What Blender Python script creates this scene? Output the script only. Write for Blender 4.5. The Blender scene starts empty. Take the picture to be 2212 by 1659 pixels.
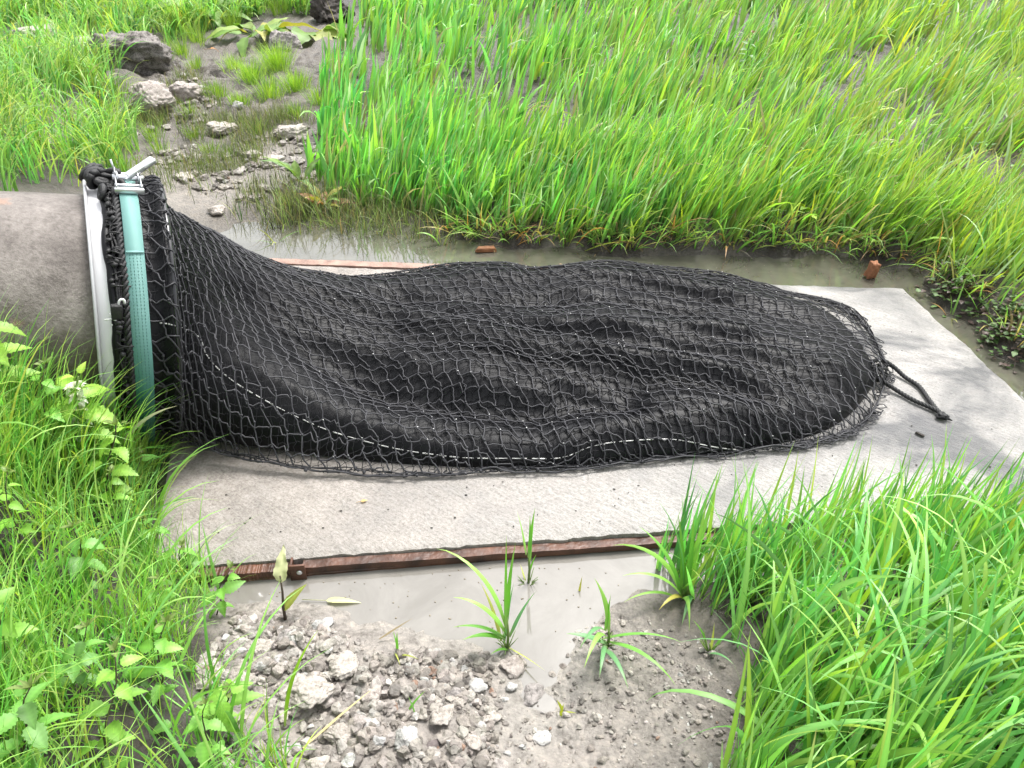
import bpy, bmesh, math, random
import numpy as np
from mathutils import Vector, Matrix
from mathutils.bvhtree import BVHTree

S = bpy.context.scene
C = S.collection
rng = np.random.default_rng(7)
random.seed(7)
PI = math.pi

# ------------------------------------------------------------------ camera, sky, sun, exposure
CAM_H, PITCH, FPX, PCX, PCY = 1.7, math.radians(35), 1661.0, 1106.0, 829.5
cam_d = bpy.data.cameras.new('camera')
cam = bpy.data.objects.new('camera', cam_d); C.objects.link(cam)
cam.location = (0, 0, CAM_H); cam.rotation_euler = (PI/2 - PITCH, 0, 0)
cam_d.sensor_width = 36; cam_d.lens = 36*FPX/2212; cam_d.clip_start = 0.05; cam_d.clip_end = 1000
S.camera = cam

SUN_EL, SUN_AZ = 62, 35
w = bpy.data.worlds.new('World'); S.world = w; w.use_nodes = True
nt = w.node_tree; bg = nt.nodes['Background']
sky = nt.nodes.new('ShaderNodeTexSky'); sky.sky_type = 'NISHITA'; sky.sun_disc = False
sky.sun_elevation = math.radians(SUN_EL); sky.sun_rotation = math.radians(SUN_AZ)
sky.air_density = 1.0; sky.dust_density = 4.0; sky.ozone_density = 1.0
hsv = nt.nodes.new('ShaderNodeHueSaturation'); hsv.inputs['Saturation'].default_value = 0.16   # overcast: nearly neutral sky
nt.links.new(sky.outputs[0], hsv.inputs['Color']); nt.links.new(hsv.outputs[0], bg.inputs[0])
bg.inputs[1].default_value = 0.15
sun_d = bpy.data.lights.new('sun', 'SUN'); sun_d.energy = 1.5; sun_d.angle = math.radians(16); sun_d.color = (1, .97, .92)
sun = bpy.data.objects.new('sun', sun_d); C.objects.link(sun)
sdir = Vector((math.sin(math.radians(SUN_AZ))*math.cos(math.radians(SUN_EL)), math.cos(math.radians(SUN_AZ))*math.cos(math.radians(SUN_EL)), math.sin(math.radians(SUN_EL))))
sun.rotation_euler = sdir.to_track_quat('Z', 'Y').to_euler()
S.view_settings.view_transform = 'Standard'; S.view_settings.look = 'None'
S.view_settings.exposure = 1.52; S.view_settings.gamma = 1.0
S.cycles.max_bounces = 6; S.cycles.transparent_max_bounces = 4

# ------------------------------------------------------------------ where things stand (photo -> ground measurements)
_cp, _sp = math.cos(PITCH), math.sin(PITCH)
def G(px, py, z=0.0):
    x = (px-PCX)/FPX; y = -(py-PCY)/FPX
    d = np.array([x, _cp + y*_sp, -_sp + y*_cp])
    t = (z-CAM_H)/d[2]
    return np.array([d[0]*t, d[1]*t, z])
def PX(P):
    P = np.asarray(P, float); v = P - np.array([0, 0, CAM_H])
    dep = v[..., 1]*_cp - v[..., 2]*_sp
    up = v[..., 1]*_sp + v[..., 2]*_cp
    dep = np.where(dep < .05, .05, dep)
    return PCX + FPX*v[..., 0]/dep, PCY - FPX*up/dep

# ------------------------------------------------------------------ helpers
def tag(o, label=None, cat=None, group=None, kind=None):
    if label: o['label'] = label
    if cat: o['category'] = cat
    if group: o['group'] = group
    if kind: o['kind'] = kind
    return o
def empty(name, loc=(0, 0, 0), label=None, cat=None, group=None):
    o = bpy.data.objects.new(name, None); C.objects.link(o); o.location = loc
    return tag(o, label, cat, group)
def mesh_np(name, V, F, mat, parent=None, col=None, smooth=True, mi=None):
    """V (n,3); F list of (m,k) int arrays"""
    me = bpy.data.meshes.new(name)
    V = np.asarray(V, np.float32)
    if not isinstance(F, list): F = [F]
    F = [np.asarray(f, np.int32) for f in F if len(f)]
    tot = np.concatenate([np.full(len(f), f.shape[1], np.int32) for f in F])
    idx = np.concatenate([f.ravel() for f in F])
    me.vertices.add(len(V)); me.vertices.foreach_set('co', V.ravel())
    me.loops.add(len(idx)); me.loops.foreach_set('vertex_index', idx)
    me.polygons.add(len(tot))
    me.polygons.foreach_set('loop_start', np.concatenate([[0], np.cumsum(tot)[:-1]]).astype(np.int32))
    me.polygons.foreach_set('loop_total', tot)
    me.polygons.foreach_set('use_smooth', np.full(len(tot), smooth))
    if col is not None:
        a = me.color_attributes.new('Col', 'FLOAT_COLOR', 'POINT')
        c = np.ones((len(V), 4), np.float32); c[:, :3] = col
        a.data.foreach_set('color', c.ravel())
    me.update(calc_edges=True)
    mats = mat if isinstance(mat, (list, tuple)) else [mat]
    for m in mats: me.materials.append(m)
    if mi is not None: me.polygons.foreach_set('material_index', np.asarray(mi, np.int32))
    o = bpy.data.objects.new(name, me); C.objects.link(o)
    if parent: o.parent = parent
    return o
class MB:
    """collects pieces of ONE object"""
    def __init__(s): s.V = []; s.F = {}; s.n = 0; s.c = []
    def add(s, V, F, col=None):
        V = np.asarray(V, float)
        for f in (F if isinstance(F, list) else [F]):
            f = np.asarray(f, int); 
            if len(f): s.F.setdefault(f.shape[1], []).append(f + s.n)
        s.V.append(V); s.n += len(V)
        if col is not None: s.c.append(np.broadcast_to(np.asarray(col, float), (len(V), 3)))
    def build(s, name, mat, parent=None, smooth=True, origin=None):
        V = np.concatenate(s.V)
        if origin is not None: V = V - np.asarray(origin)
        return mesh_np(name, V, [np.concatenate(v) for v in s.F.values()], mat, parent, np.concatenate(s.c) if s.c else None, smooth)
def grid_faces(nu, nv, wrap_v=False):
    i = np.arange(nu-1)[:, None]; j = np.arange(nv if wrap_v else nv-1)[None, :]
    j2 = (j+1) % nv
    return np.stack([i*nv+j, i*nv+j2, (i+1)*nv+j2, (i+1)*nv+j], -1).reshape(-1, 4)
def tube(mb, P, r, n=6, col=None, cap=True):
    P = np.asarray(P, float); k = len(P)
    r = np.broadcast_to(np.asarray(r, float), (k,))
    T = np.gradient(P, axis=0); T /= np.linalg.norm(T, axis=1)[:, None] + 1e-9
    a = np.array([0, 0, 1.0]); 
    if abs(T[0] @ a) > .9: a = np.array([1.0, 0, 0])
    N = np.cross(T, a)
    nn = np.linalg.norm(N, axis=1); 
    for i in range(1, k):
        if nn[i] < .15: N[i] = N[i-1]
        elif N[i] @ N[i-1] < 0: N[i] = -N[i]
    N /= np.linalg.norm(N, axis=1)[:, None] + 1e-9
    B = np.cross(T, N)
    th = np.arange(n)/n*2*PI
    V = P[:, None] + r[:, None, None]*(np.cos(th)[None, :, None]*N[:, None] + np.sin(th)[None, :, None]*B[:, None])
    F = [grid_faces(k, n, True)]
    if cap: F += [np.array([list(range(n))[::-1]]), np.array([[ (k-1)*n+i for i in range(n)]])]
    mb.add(V.reshape(-1, 3), F, col)
def box(mb, c, sx, sy, sz, R=None, col=None, bev=0.0):
    b = bmesh.new(); bmesh.ops.create_cube(b, size=1)
    for v in b.verts: v.co = Vector((v.co.x*sx, v.co.y*sy, v.co.z*sz))
    if bev: bmesh.ops.bevel(b, geom=b.edges[:], offset=bev, segments=2, affect='EDGES', profile=.5)
    b.verts.index_update()
    V = np.array([v.co[:] for v in b.verts]); 
    if R is not None: V = V @ np.asarray(R).T
    Fs = {}
    for f in b.faces: Fs.setdefault(len(f.verts), []).append([v.index for v in f.verts])
    b.free(); mb.add(V + np.asarray(c), [np.array(v) for v in Fs.values()], col)
def ico(sub):
    b = bmesh.new(); bmesh.ops.create_icosphere(b, subdivisions=sub, radius=1)
    V = np.array([v.co[:] for v in b.verts]); F = np.array([[v.index for v in f.verts] for f in b.faces]); b.free(); return V, F
ICO1, ICO2, ICO3, ICO4 = ico(1), ico(2), ico(3), ico(4)
ICO5 = ico(5)
def hash2(i, j, s):
    n = (i*374761393 + j*668265263 + s*1442695041) & 0xFFFFFFFF
    n = ((n ^ (n >> 13))*1274126177) & 0xFFFFFFFF
    return ((n ^ (n >> 16)) & 0xFFFF)/65535.0
def vnoise(x, y, s=0):
    x = np.asarray(x, float); y = np.asarray(y, float)
    i = np.floor(x).astype(np.int64); j = np.floor(y).astype(np.int64); fx = x-i; fy = y-j
    fx = fx*fx*(3-2*fx); fy = fy*fy*(3-2*fy)
    a = hash2(i, j, s); b = hash2(i+1, j, s); c = hash2(i, j+1, s); d = hash2(i+1, j+1, s)
    return (a*(1-fx)+b*fx)*(1-fy) + (c*(1-fx)+d*fx)*fy - .5
def fbm(x, y, s=0, o=4):
    t = 0; a = 1
    for k in range(o): t = t + a*vnoise(x*2**k, y*2**k, s+k*17); a *= .5
    return t
def sstep(a, b, x):
    t = np.clip((x-a)/(b-a), 0, 1); return t*t*(3-2*t)

# ------------------------------------------------------------------ materials
def new_mat(name):
    m = bpy.data.materials.new(name); m.use_nodes = True
    return m, m.node_tree.nodes, m.node_tree.links, m.node_tree.nodes['Principled BSDF']
def N(ns, t, **kw):
    n = ns.new(t)
    for k, v in kw.items():
        if hasattr(n, k): setattr(n, k, v)
        else: n.inputs[k].default_value = v
    return n
def ramp(ns, stops):
    r = ns.new('ShaderNodeValToRGB'); e = r.color_ramp.elements
    while len(e) < len(stops): e.new(.5)
    for q, (p, c) in zip(e, stops):
        if tuple(c) not in ((0, 0, 0), (1, 1, 1)): c = tuple(v*.86 for v in c)
        q.position = p; q.color = (*c, 1) if len(c) == 3 else c
    return r
def mat_simple(name, col, rough=.6, metal=0, spec=.5, var=.15, scale=30, bump=0.0, bscale=80):
    m, ns, ls, p = new_mat(name)
    tc = N(ns, 'ShaderNodeTexCoord'); nz = N(ns, 'ShaderNodeTexNoise', Scale=scale, Detail=5.0)
    ls.new(tc.outputs['Object'], nz.inputs['Vector'])
    r = ramp(ns, [(.3, [c*(1-var) for c in col]), (.7, [min(1, c*(1+var)) for c in col])])
    ls.new(nz.outputs['Fac'], r.inputs[0]); ls.new(r.outputs[0], p.inputs['Base Color'])
    p.inputs['Roughness'].default_value = rough; p.inputs['Metallic'].default_value = metal; p.inputs['Specular IOR Level'].default_value = spec
    if bump:
        n2 = N(ns, 'ShaderNodeTexNoise', Scale=bscale, Detail=4.0); ls.new(tc.outputs['Object'], n2.inputs['Vector'])
        b = N(ns, 'ShaderNodeBump', Strength=bump, Distance=.01); ls.new(n2.outputs['Fac'], b.inputs['Height']); ls.new(b.outputs[0], p.inputs['Normal'])
    return m
def mat_leaf(name, rough=.42, trans=.38, spec=.5, bump=False):
    m, ns, ls, p = new_mat(name)
    at = N(ns, 'ShaderNodeVertexColor'); at.layer_name = 'Col'
    ls.new(at.outputs[0], p.inputs['Base Color']); p.inputs['Roughness'].default_value = rough; p.inputs['Specular IOR Level'].default_value = spec
    tr = N(ns, 'ShaderNodeBsdfTranslucent'); g = N(ns, 'ShaderNodeHueSaturation'); g.inputs['Saturation'].default_value = 1.15; g.inputs['Value'].default_value = 1.25
    ls.new(at.outputs[0], g.inputs['Color']); ls.new(g.outputs[0], tr.inputs[0])
    mx = N(ns, 'ShaderNodeMixShader'); mx.inputs[0].default_value = trans
    out = ns['Material Output']; ls.new(p.outputs[0], mx.inputs[1]); ls.new(tr.outputs[0], mx.inputs[2]); ls.new(mx.outputs[0], out.inputs[0])
    return m
M = {}
M['grass'] = mat_leaf('grass_blade')
M['leaf'] = mat_leaf('plant_leaf', .5, .3)
M['petal'] = mat_leaf('petal', .6, .4)
M['stem'] = mat_simple('plant_stem', (.07, .05, .035), .6)
M['green_stem'] = mat_simple('green_stem', (.14, .22, .05), .5)
M['liner'] = mat_simple('liner_fabric', (.0045, .0047, .006), .48, spec=.22, var=.2, scale=6, bump=.12, bscale=260)
M['cord'] = mat_simple('net_cord', (.040, .040, .045), .5, spec=.28, var=.25, scale=40)
M['fine_cord'] = mat_simple('fine_net_cord', (.0085, .0085, .0105), .55, spec=.18, var=.25, scale=40)
M['rope'] = mat_simple('black_rope', (.010, .010, .011), .55, var=.3, scale=60, bump=.3, bscale=400)
M['hoop'] = mat_simple('hoop_pipe', (.010, .010, .012), .22, spec=.6, var=.1)
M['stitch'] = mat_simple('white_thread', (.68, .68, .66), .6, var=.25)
M['collar'] = mat_simple('white_collar', (.80, .80, .81), .35, var=.03, scale=6)
M['lip'] = mat_simple('grey_lip', (.42, .43, .44), .4, var=.08)
M['steel'] = mat_simple('zinc_steel', (.72, .73, .75), .28, metal=.75, var=.08, scale=50)
M['hook'] = mat_simple('white_plastic', (.8, .8, .8), .4, var=.04)
M['wood'] = mat_simple('wood_chip', (.28, .12, .05), .7, var=.3, scale=25, bump=.3)
M['brick'] = mat_simple('brick_orange', (.30, .125, .06), .85, var=.25, scale=60, bump=.3)
M['flecks'] = mat_simple('glint_flecks', (.24, .20, .14), .7, var=.6, scale=3)
M['straw'] = mat_leaf('straw', .7, .2, .3)

# concrete slab: pale, broom-finished, wet grey patches and a brown silt film towards the pipe
def mat_slab():
    m, ns, ls, p = new_mat('slab_concrete')
    tc = N(ns, 'ShaderNodeTexCoord'); P = tc.outputs['Object']
    mp = N(ns, 'ShaderNodeMapping'); mp.vector_type = 'TEXTURE'; mp.inputs['Rotation'].default_value = (0, 0, math.radians(-38)); mp.inputs['Scale'].default_value = (1/16, 1/75, 1); ls.new(P, mp.inputs[0])
    broom = N(ns, 'ShaderNodeTexNoise', Scale=1.0, Detail=5.0, Roughness=.7); ls.new(mp.outputs[0], broom.inputs[0])
    fine = N(ns, 'ShaderNodeTexNoise', Scale=95.0, Detail=6.0, Roughness=.75); ls.new(P, fine.inputs[0])
    patch = N(ns, 'ShaderNodeTexNoise', Scale=2.2, Detail=6.0, Roughness=.6, Distortion=.6); ls.new(P, patch.inputs[0])
    mid = N(ns, 'ShaderNodeTexNoise', Scale=14.0, Detail=7.0, Roughness=.7); ls.new(P, mid.inputs[0])
    sep = N(ns, 'ShaderNodeSeparateXYZ'); ls.new(P, sep.inputs[0])
    # silt amount along the slab
    mr = N(ns, 'ShaderNodeMapRange'); mr.inputs[1].default_value = -.9; mr.inputs[2].default_value = .55; mr.inputs[3].default_value = 1; mr.inputs[4].default_value = 0; ls.new(sep.outputs[0], mr.inputs[0])
    a1 = N(ns, 'ShaderNodeMath', operation='MULTIPLY_ADD'); ls.new(mid.outputs[0], a1.inputs[0]); a1.inputs[1].default_value = 1.6; a1.inputs[2].default_value = -.8
    a2 = N(ns, 'ShaderNodeMath', operation='ADD', use_clamp=True); ls.new(mr.outputs[0], a2.inputs[0]); ls.new(a1.outputs[0], a2.inputs[1])
    base = ramp(ns, [(.45, (.15, .145, .138)), (.54, (.275, .262, .245)), (.65, (.37, .355, .335)), (.8, (.45, .435, .415))]); 
    bs = N(ns, 'ShaderNodeMath', operation='MULTIPLY_ADD'); ls.new(broom.outputs[0], bs.inputs[0]); bs.inputs[1].default_value = .55
    fm = N(ns, 'ShaderNodeMath', operation='MULTIPLY'); ls.new(fine.outputs[0], fm.inputs[0]); fm.inputs[1].default_value = .75; ls.new(fm.outputs[0], bs.inputs[2])
    ls.new(bs.outputs[0], base.inputs[0])
    silt = ramp(ns, [(.38, (.15, .128, .11)), (.48, (.29, .257, .228)), (.60, (.42, .385, .355))]); sm = N(ns, 'ShaderNodeMath', operation='MULTIPLY_ADD'); ls.new(fine.outputs[0], sm.inputs[0]); sm.inputs[1].default_value = .5; sm2 = N(ns, 'ShaderNodeMath', operation='MULTIPLY'); ls.new(mid.outputs[0], sm2.inputs[0]); sm2.inputs[1].default_value = .5; ls.new(sm2.outputs[0], sm.inputs[2]); ls.new(sm.outputs[0], silt.inputs[0])
    mx = N(ns, 'ShaderNodeMix', data_type='RGBA'); ls.new(a2.outputs[0], mx.inputs[0]); ls.new(base.outputs[0], mx.inputs[6]); ls.new(silt.outputs[0], mx.inputs[7])
    # wet dark patches
    wet = ramp(ns, [(.45, (0, 0, 0)), (.60, (1, 1, 1))]); ls.new(patch.outputs[0], wet.inputs[0])
    wm = N(ns, 'ShaderNodeMath', operation='MULTIPLY'); ls.new(wet.outputs[0], wm.inputs[0]); ls.new(broom.outputs[0], wm.inputs[1])
    wm2 = N(ns, 'ShaderNodeMath', operation='MULTIPLY', use_clamp=True); ls.new(wm.outputs[0], wm2.inputs[0]); ex = N(ns, 'ShaderNodeMapRange'); ls.new(sep.outputs[0], ex.inputs[0]); ex.inputs[1].default_value = .2; ex.inputs[2].default_value = 1.2; ex.inputs[3].default_value = .35; ex.inputs[4].default_value = 1.9; ls.new(ex.outputs[0], wm2.inputs[1])
    mx2 = N(ns, 'ShaderNodeMix', data_type='RGBA'); ls.new(wm2.outputs[0], mx2.inputs[0]); ls.new(mx.outputs[2], mx2.inputs[6]); mx2.inputs[7].default_value = (.105, .105, .108, 1)
    ls.new(mx2.outputs[2], p.inputs['Base Color'])
    ro = N(ns, 'ShaderNodeMapRange'); ls.new(wm2.outputs[0], ro.inputs[0]); ro.inputs[3].default_value = .75; ro.inputs[4].default_value = .35; ls.new(ro.outputs[0], p.inputs['Roughness'])
    hs = N(ns, 'ShaderNodeMath', operation='ADD'); ls.new(broom.outputs[0], hs.inputs[0]); ls.new(fine.outputs[0], hs.inputs[1])
    b = N(ns, 'ShaderNodeBump', Strength=.8, Distance=.008); ls.new(hs.outputs[0], b.inputs['Height']); ls.new(b.outputs[0], p.inputs['Normal'])
    return m
M['slab'] = mat_slab()

def mat_stone(name, lo, hi, scale=18, bump=.8):
    m, ns, ls, p = new_mat(name)
    tc = N(ns, 'ShaderNodeTexCoord'); a = N(ns, 'ShaderNodeTexNoise', Scale=scale, Detail=9.0, Roughness=.75); ls.new(tc.outputs['Object'], a.inputs[0])
    v = N(ns, 'ShaderNodeTexNoise', Scale=scale*6, Detail=6.0, Roughness=.7); ls.new(tc.outputs['Object'], v.inputs[0])
    f = N(ns, 'ShaderNodeMath', operation='MULTIPLY_ADD'); ls.new(v.outputs[0], f.inputs[0]); f.inputs[1].default_value = .55
    g = N(ns, 'ShaderNodeMath', operation='MULTIPLY'); ls.new(a.outputs[0], g.inputs[0]); g.inputs[1].default_value = .5; ls.new(g.outputs[0], f.inputs[2])
    r = ramp(ns, [(.40, [c*.75 for c in lo]), (.46, [c*1.35 for c in lo]), (.56, hi)]); ls.new(f.outputs[0], r.inputs[0])
    ls.new(r.outputs[0], p.inputs['Base Color']); p.inputs['Roughness'].default_value = .78
    b = N(ns, 'ShaderNodeBump', Strength=bump, Distance=.012); ls.new(f.outputs[0], b.inputs['Height']); ls.new(b.outputs[0], p.inputs['Normal'])
    return m
M['stone_pale'] = mat_stone('stone_pale', (.24, .213, .185), (.45, .41, .37))
M['stone_grey'] = mat_stone('stone_grey', (.13, .118, .11), (.33, .30, .285))
M['stone_pink'] = mat_stone('stone_pink', (.19, .163, .145), (.40, .355, .325))
M['stone_white'] = mat_stone('stone_white', (.26, .25, .24), (.42, .41, .39), 30, .4)
M['stone_dark'] = mat_stone('stone_dark', (.055, .049, .045), (.24, .215, .20))
M['soil_clod'] = mat_stone('soil_clod', (.014, .011, .009), (.075, .062, .054))

def mat_pipe():
    m, ns, ls, p = new_mat('pipe_concrete')
    tc = N(ns, 'ShaderNodeTexCoord'); P = tc.outputs['Object']
    a = N(ns, 'ShaderNodeTexNoise', Scale=7.0, Detail=8.0, Roughness=.65); ls.new(P, a.inputs[0])
    c = N(ns, 'ShaderNodeTexNoise', Scale=70.0, Detail=6.0, Roughness=.75); ls.new(P, c.inputs[0])
    f = N(ns, 'ShaderNodeMath', operation='MULTIPLY_ADD'); ls.new(c.outputs[0], f.inputs[0]); f.inputs[1].default_value = .45
    g = N(ns, 'ShaderNodeMath', operation='MULTIPLY'); ls.new(a.outputs[0], g.inputs[0]); g.inputs[1].default_value = .6; ls.new(g.outputs[0], f.inputs[2])
    r = ramp(ns, [(.32, (.05, .04, .033)), (.46, (.125, .107, .094)), (.58, (.21, .186, .167)), (.72, (.32, .29, .262))]); ls.new(f.outputs[0], r.inputs[0])
    # rusty-pink specks
    k = N(ns, 'ShaderNodeTexNoise', Scale=11.0, Detail=3.0); ls.new(P, k.inputs[0]); kr = ramp(ns, [(.66, (0, 0, 0)), (.74, (1, 1, 1))]); ls.new(k.outputs[0], kr.inputs[0])
    km = N(ns, 'ShaderNodeMath', operation='MULTIPLY'); ls.new(kr.outputs[0], km.inputs[0]); km.inputs[1].default_value = .6
    mx = N(ns, 'ShaderNodeMix', data_type='RGBA'); ls.new(km.outputs[0], mx.inputs[0]); ls.new(r.outputs[0], mx.inputs[6]); mx.inputs[7].default_value = (.30, .17, .11, 1)
    # the lower half of the pipe is darker brown, with an uneven upper limit
    sep = N(ns, 'ShaderNodeSeparateXYZ'); ls.new(P, sep.inputs[0]); 
    ad = N(ns, 'ShaderNodeMath', operation='MULTIPLY_ADD'); ls.new(a.outputs[0], ad.inputs[0]); ad.inputs[1].default_value = .3; ls.new(sep.outputs[2], ad.inputs[2])
    mr = N(ns, 'ShaderNodeMapRange'); ls.new(ad.outputs[0], mr.inputs[0]); mr.inputs[1].default_value = .5; mr.inputs[2].default_value = .72; mr.inputs[3].default_value = .62; mr.inputs[4].default_value = 0
    mx2 = N(ns, 'ShaderNodeMix', data_type='RGBA'); ls.new(mr.outputs[0], mx2.inputs[0]); ls.new(mx.outputs[2], mx2.inputs[6]); mx2.inputs[7].default_value = (.075, .055, .04, 1)
    ls.new(mx2.outputs[2], p.inputs['Base Color']); p.inputs['Roughness'].default_value = .62
    b = N(ns, 'ShaderNodeBump', Strength=.9, Distance=.012); ls.new(f.outputs[0], b.inputs['Height']); ls.new(b.outputs[0], p.inputs['Normal'])
    return m
M['pipe'] = mat_pipe()

def mat_ground():
    m, ns, ls, p = new_mat('earth')
    at = N(ns, 'ShaderNodeVertexColor'); at.layer_name = 'Col'
    tc = N(ns, 'ShaderNodeTexCoord'); P = tc.outputs['Object']
    a = N(ns, 'ShaderNodeTexNoise', Scale=28.0, Detail=9.0, Roughness=.72); ls.new(P, a.inputs[0])
    v = N(ns, 'ShaderNodeTexVoronoi', Scale=75.0); ls.new(P, v.inputs[0])
    r = ramp(ns, [(.3, (.38, .36, .34)), (.5, (.9, .9, .9)), (.72, (1.35, 1.32, 1.28))]); ls.new(a.outputs[0], r.inputs[0])
    mu = N(ns, 'ShaderNodeMix', data_type='RGBA', blend_type='MULTIPLY'); mu.inputs[0].default_value = 1; ls.new(at.outputs[0], mu.inputs[6]); ls.new(r.outputs[0], mu.inputs[7])
    ls.new(mu.outputs[2], p.inputs['Base Color'])
    rr = N(ns, 'ShaderNodeMapRange'); ls.new(a.outputs[0], rr.inputs[0]); rr.inputs[1].default_value = .35; rr.inputs[2].default_value = .65; rr.inputs[3].default_value = .35; rr.inputs[4].default_value = .8; ls.new(rr.outputs[0], p.inputs['Roughness'])
    ad = N(ns, 'ShaderNodeMath', operation='MULTIPLY_ADD'); ls.new(v.outputs['Distance'], ad.inputs[0]); ad.inputs[1].default_value = -.5; ls.new(a.outputs[0], ad.inputs[2])
    b = N(ns, 'ShaderNodeBump', Strength=.7, Distance=.015); ls.new(ad.outputs[0], b.inputs['Height']); ls.new(b.outputs[0], p.inputs['Normal'])
    return m
M['ground'] = mat_ground()
def mat_water(name, lo, hi):
    m, ns, ls, p = new_mat(name)
    tc = N(ns, 'ShaderNodeTexCoord'); P = tc.outputs['Object']
    a = N(ns, 'ShaderNodeTexNoise', Scale=4.5, Detail=10.0, Roughness=.72, Distortion=.8); ls.new(P, a.inputs[0])
    r = ramp(ns, [(.36, lo), (.62, hi)]); ls.new(a.outputs[0], r.inputs[0]); ls.new(r.outputs[0], p.inputs['Base Color'])
    p.inputs['Roughness'].default_value = .02; p.inputs['IOR'].default_value = 1.33; p.inputs['Specular IOR Level'].default_value = .5
    p.inputs['Coat Weight'].default_value = 1.0; p.inputs['Coat Roughness'].default_value = .01; p.inputs['Coat IOR'].default_value = 1.4
    n = N(ns, 'ShaderNodeTexNoise', Scale=9.0, Detail=2.0); ls.new(P, n.inputs[0])
    b = N(ns, 'ShaderNodeBump', Strength=.06, Distance=.02); ls.new(n.outputs[0], b.inputs['Height']); ls.new(b.outputs[0], p.inputs['Normal']); ls.new(b.outputs[0], p.inputs['Coat Normal'])
    return m
M['water'] = mat_water('muddy_water', (.085, .082, .064), (.13, .126, .10))
M['puddle'] = mat_water('silty_puddle', (.175, .164, .147), (.225, .212, .193))

# teal webbing: faded turquoise, soaked dark green below a ragged tide line, with woven ribs
def mat_web():
    m, ns, ls, p = new_mat('teal_webbing')
    tc = N(ns, 'ShaderNodeTexCoord'); P = tc.outputs['Object']
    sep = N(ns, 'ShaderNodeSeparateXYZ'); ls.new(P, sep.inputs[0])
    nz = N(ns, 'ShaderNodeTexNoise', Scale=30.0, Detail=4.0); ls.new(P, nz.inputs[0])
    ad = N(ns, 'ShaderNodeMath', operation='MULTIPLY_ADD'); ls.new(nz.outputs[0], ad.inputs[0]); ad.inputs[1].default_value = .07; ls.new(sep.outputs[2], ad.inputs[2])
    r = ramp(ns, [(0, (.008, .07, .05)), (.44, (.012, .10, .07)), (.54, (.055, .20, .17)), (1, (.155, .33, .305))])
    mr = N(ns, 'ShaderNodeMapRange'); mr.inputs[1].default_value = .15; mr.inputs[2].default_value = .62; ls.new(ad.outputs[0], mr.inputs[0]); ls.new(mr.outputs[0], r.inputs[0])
    ls.new(r.outputs[0], p.inputs['Base Color']); p.inputs['Roughness'].default_value = .6
    wv = N(ns, 'ShaderNodeTexWave', Scale=160.0, Distortion=.4); wv.bands_direction = 'Z'; ls.new(P, wv.inputs[0])
    b = N(ns, 'ShaderNodeBump', Strength=.35, Distance=.002); ls.new(wv.outputs['Fac'], b.inputs['Height']); ls.new(b.outputs[0], p.inputs['Normal'])
    return m
M['web'] = mat_web()
M['web_thread'] = mat_simple('dark_teal_thread', (.04, .15, .13), .6)
M['board'] = mat_simple('wet_timber', (.085, .036, .02), .45, var=.7, scale=14, bump=.4, bscale=60)
M['pale_board'] = mat_simple('pale_timber', (.30, .19, .15), .7, var=.35, scale=14, bump=.4, bscale=60)
M['bracket'] = mat_simple('rusty_bracket', (.10, .045, .028), .5, metal=.2, var=.3, scale=40, bump=.2)

RC = np.array([-1.378, 2.222, .436]); TH, PH = math.radians(26), math.radians(12)
ax = np.array([math.cos(TH)*math.cos(PH), math.sin(TH)*math.cos(PH), -math.sin(PH)])
nr_ = np.array([math.sin(TH), -math.cos(TH), 0]); up_ = np.cross(nr_, ax); up_ *= np.sign(up_[2])
RR = .41
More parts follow.
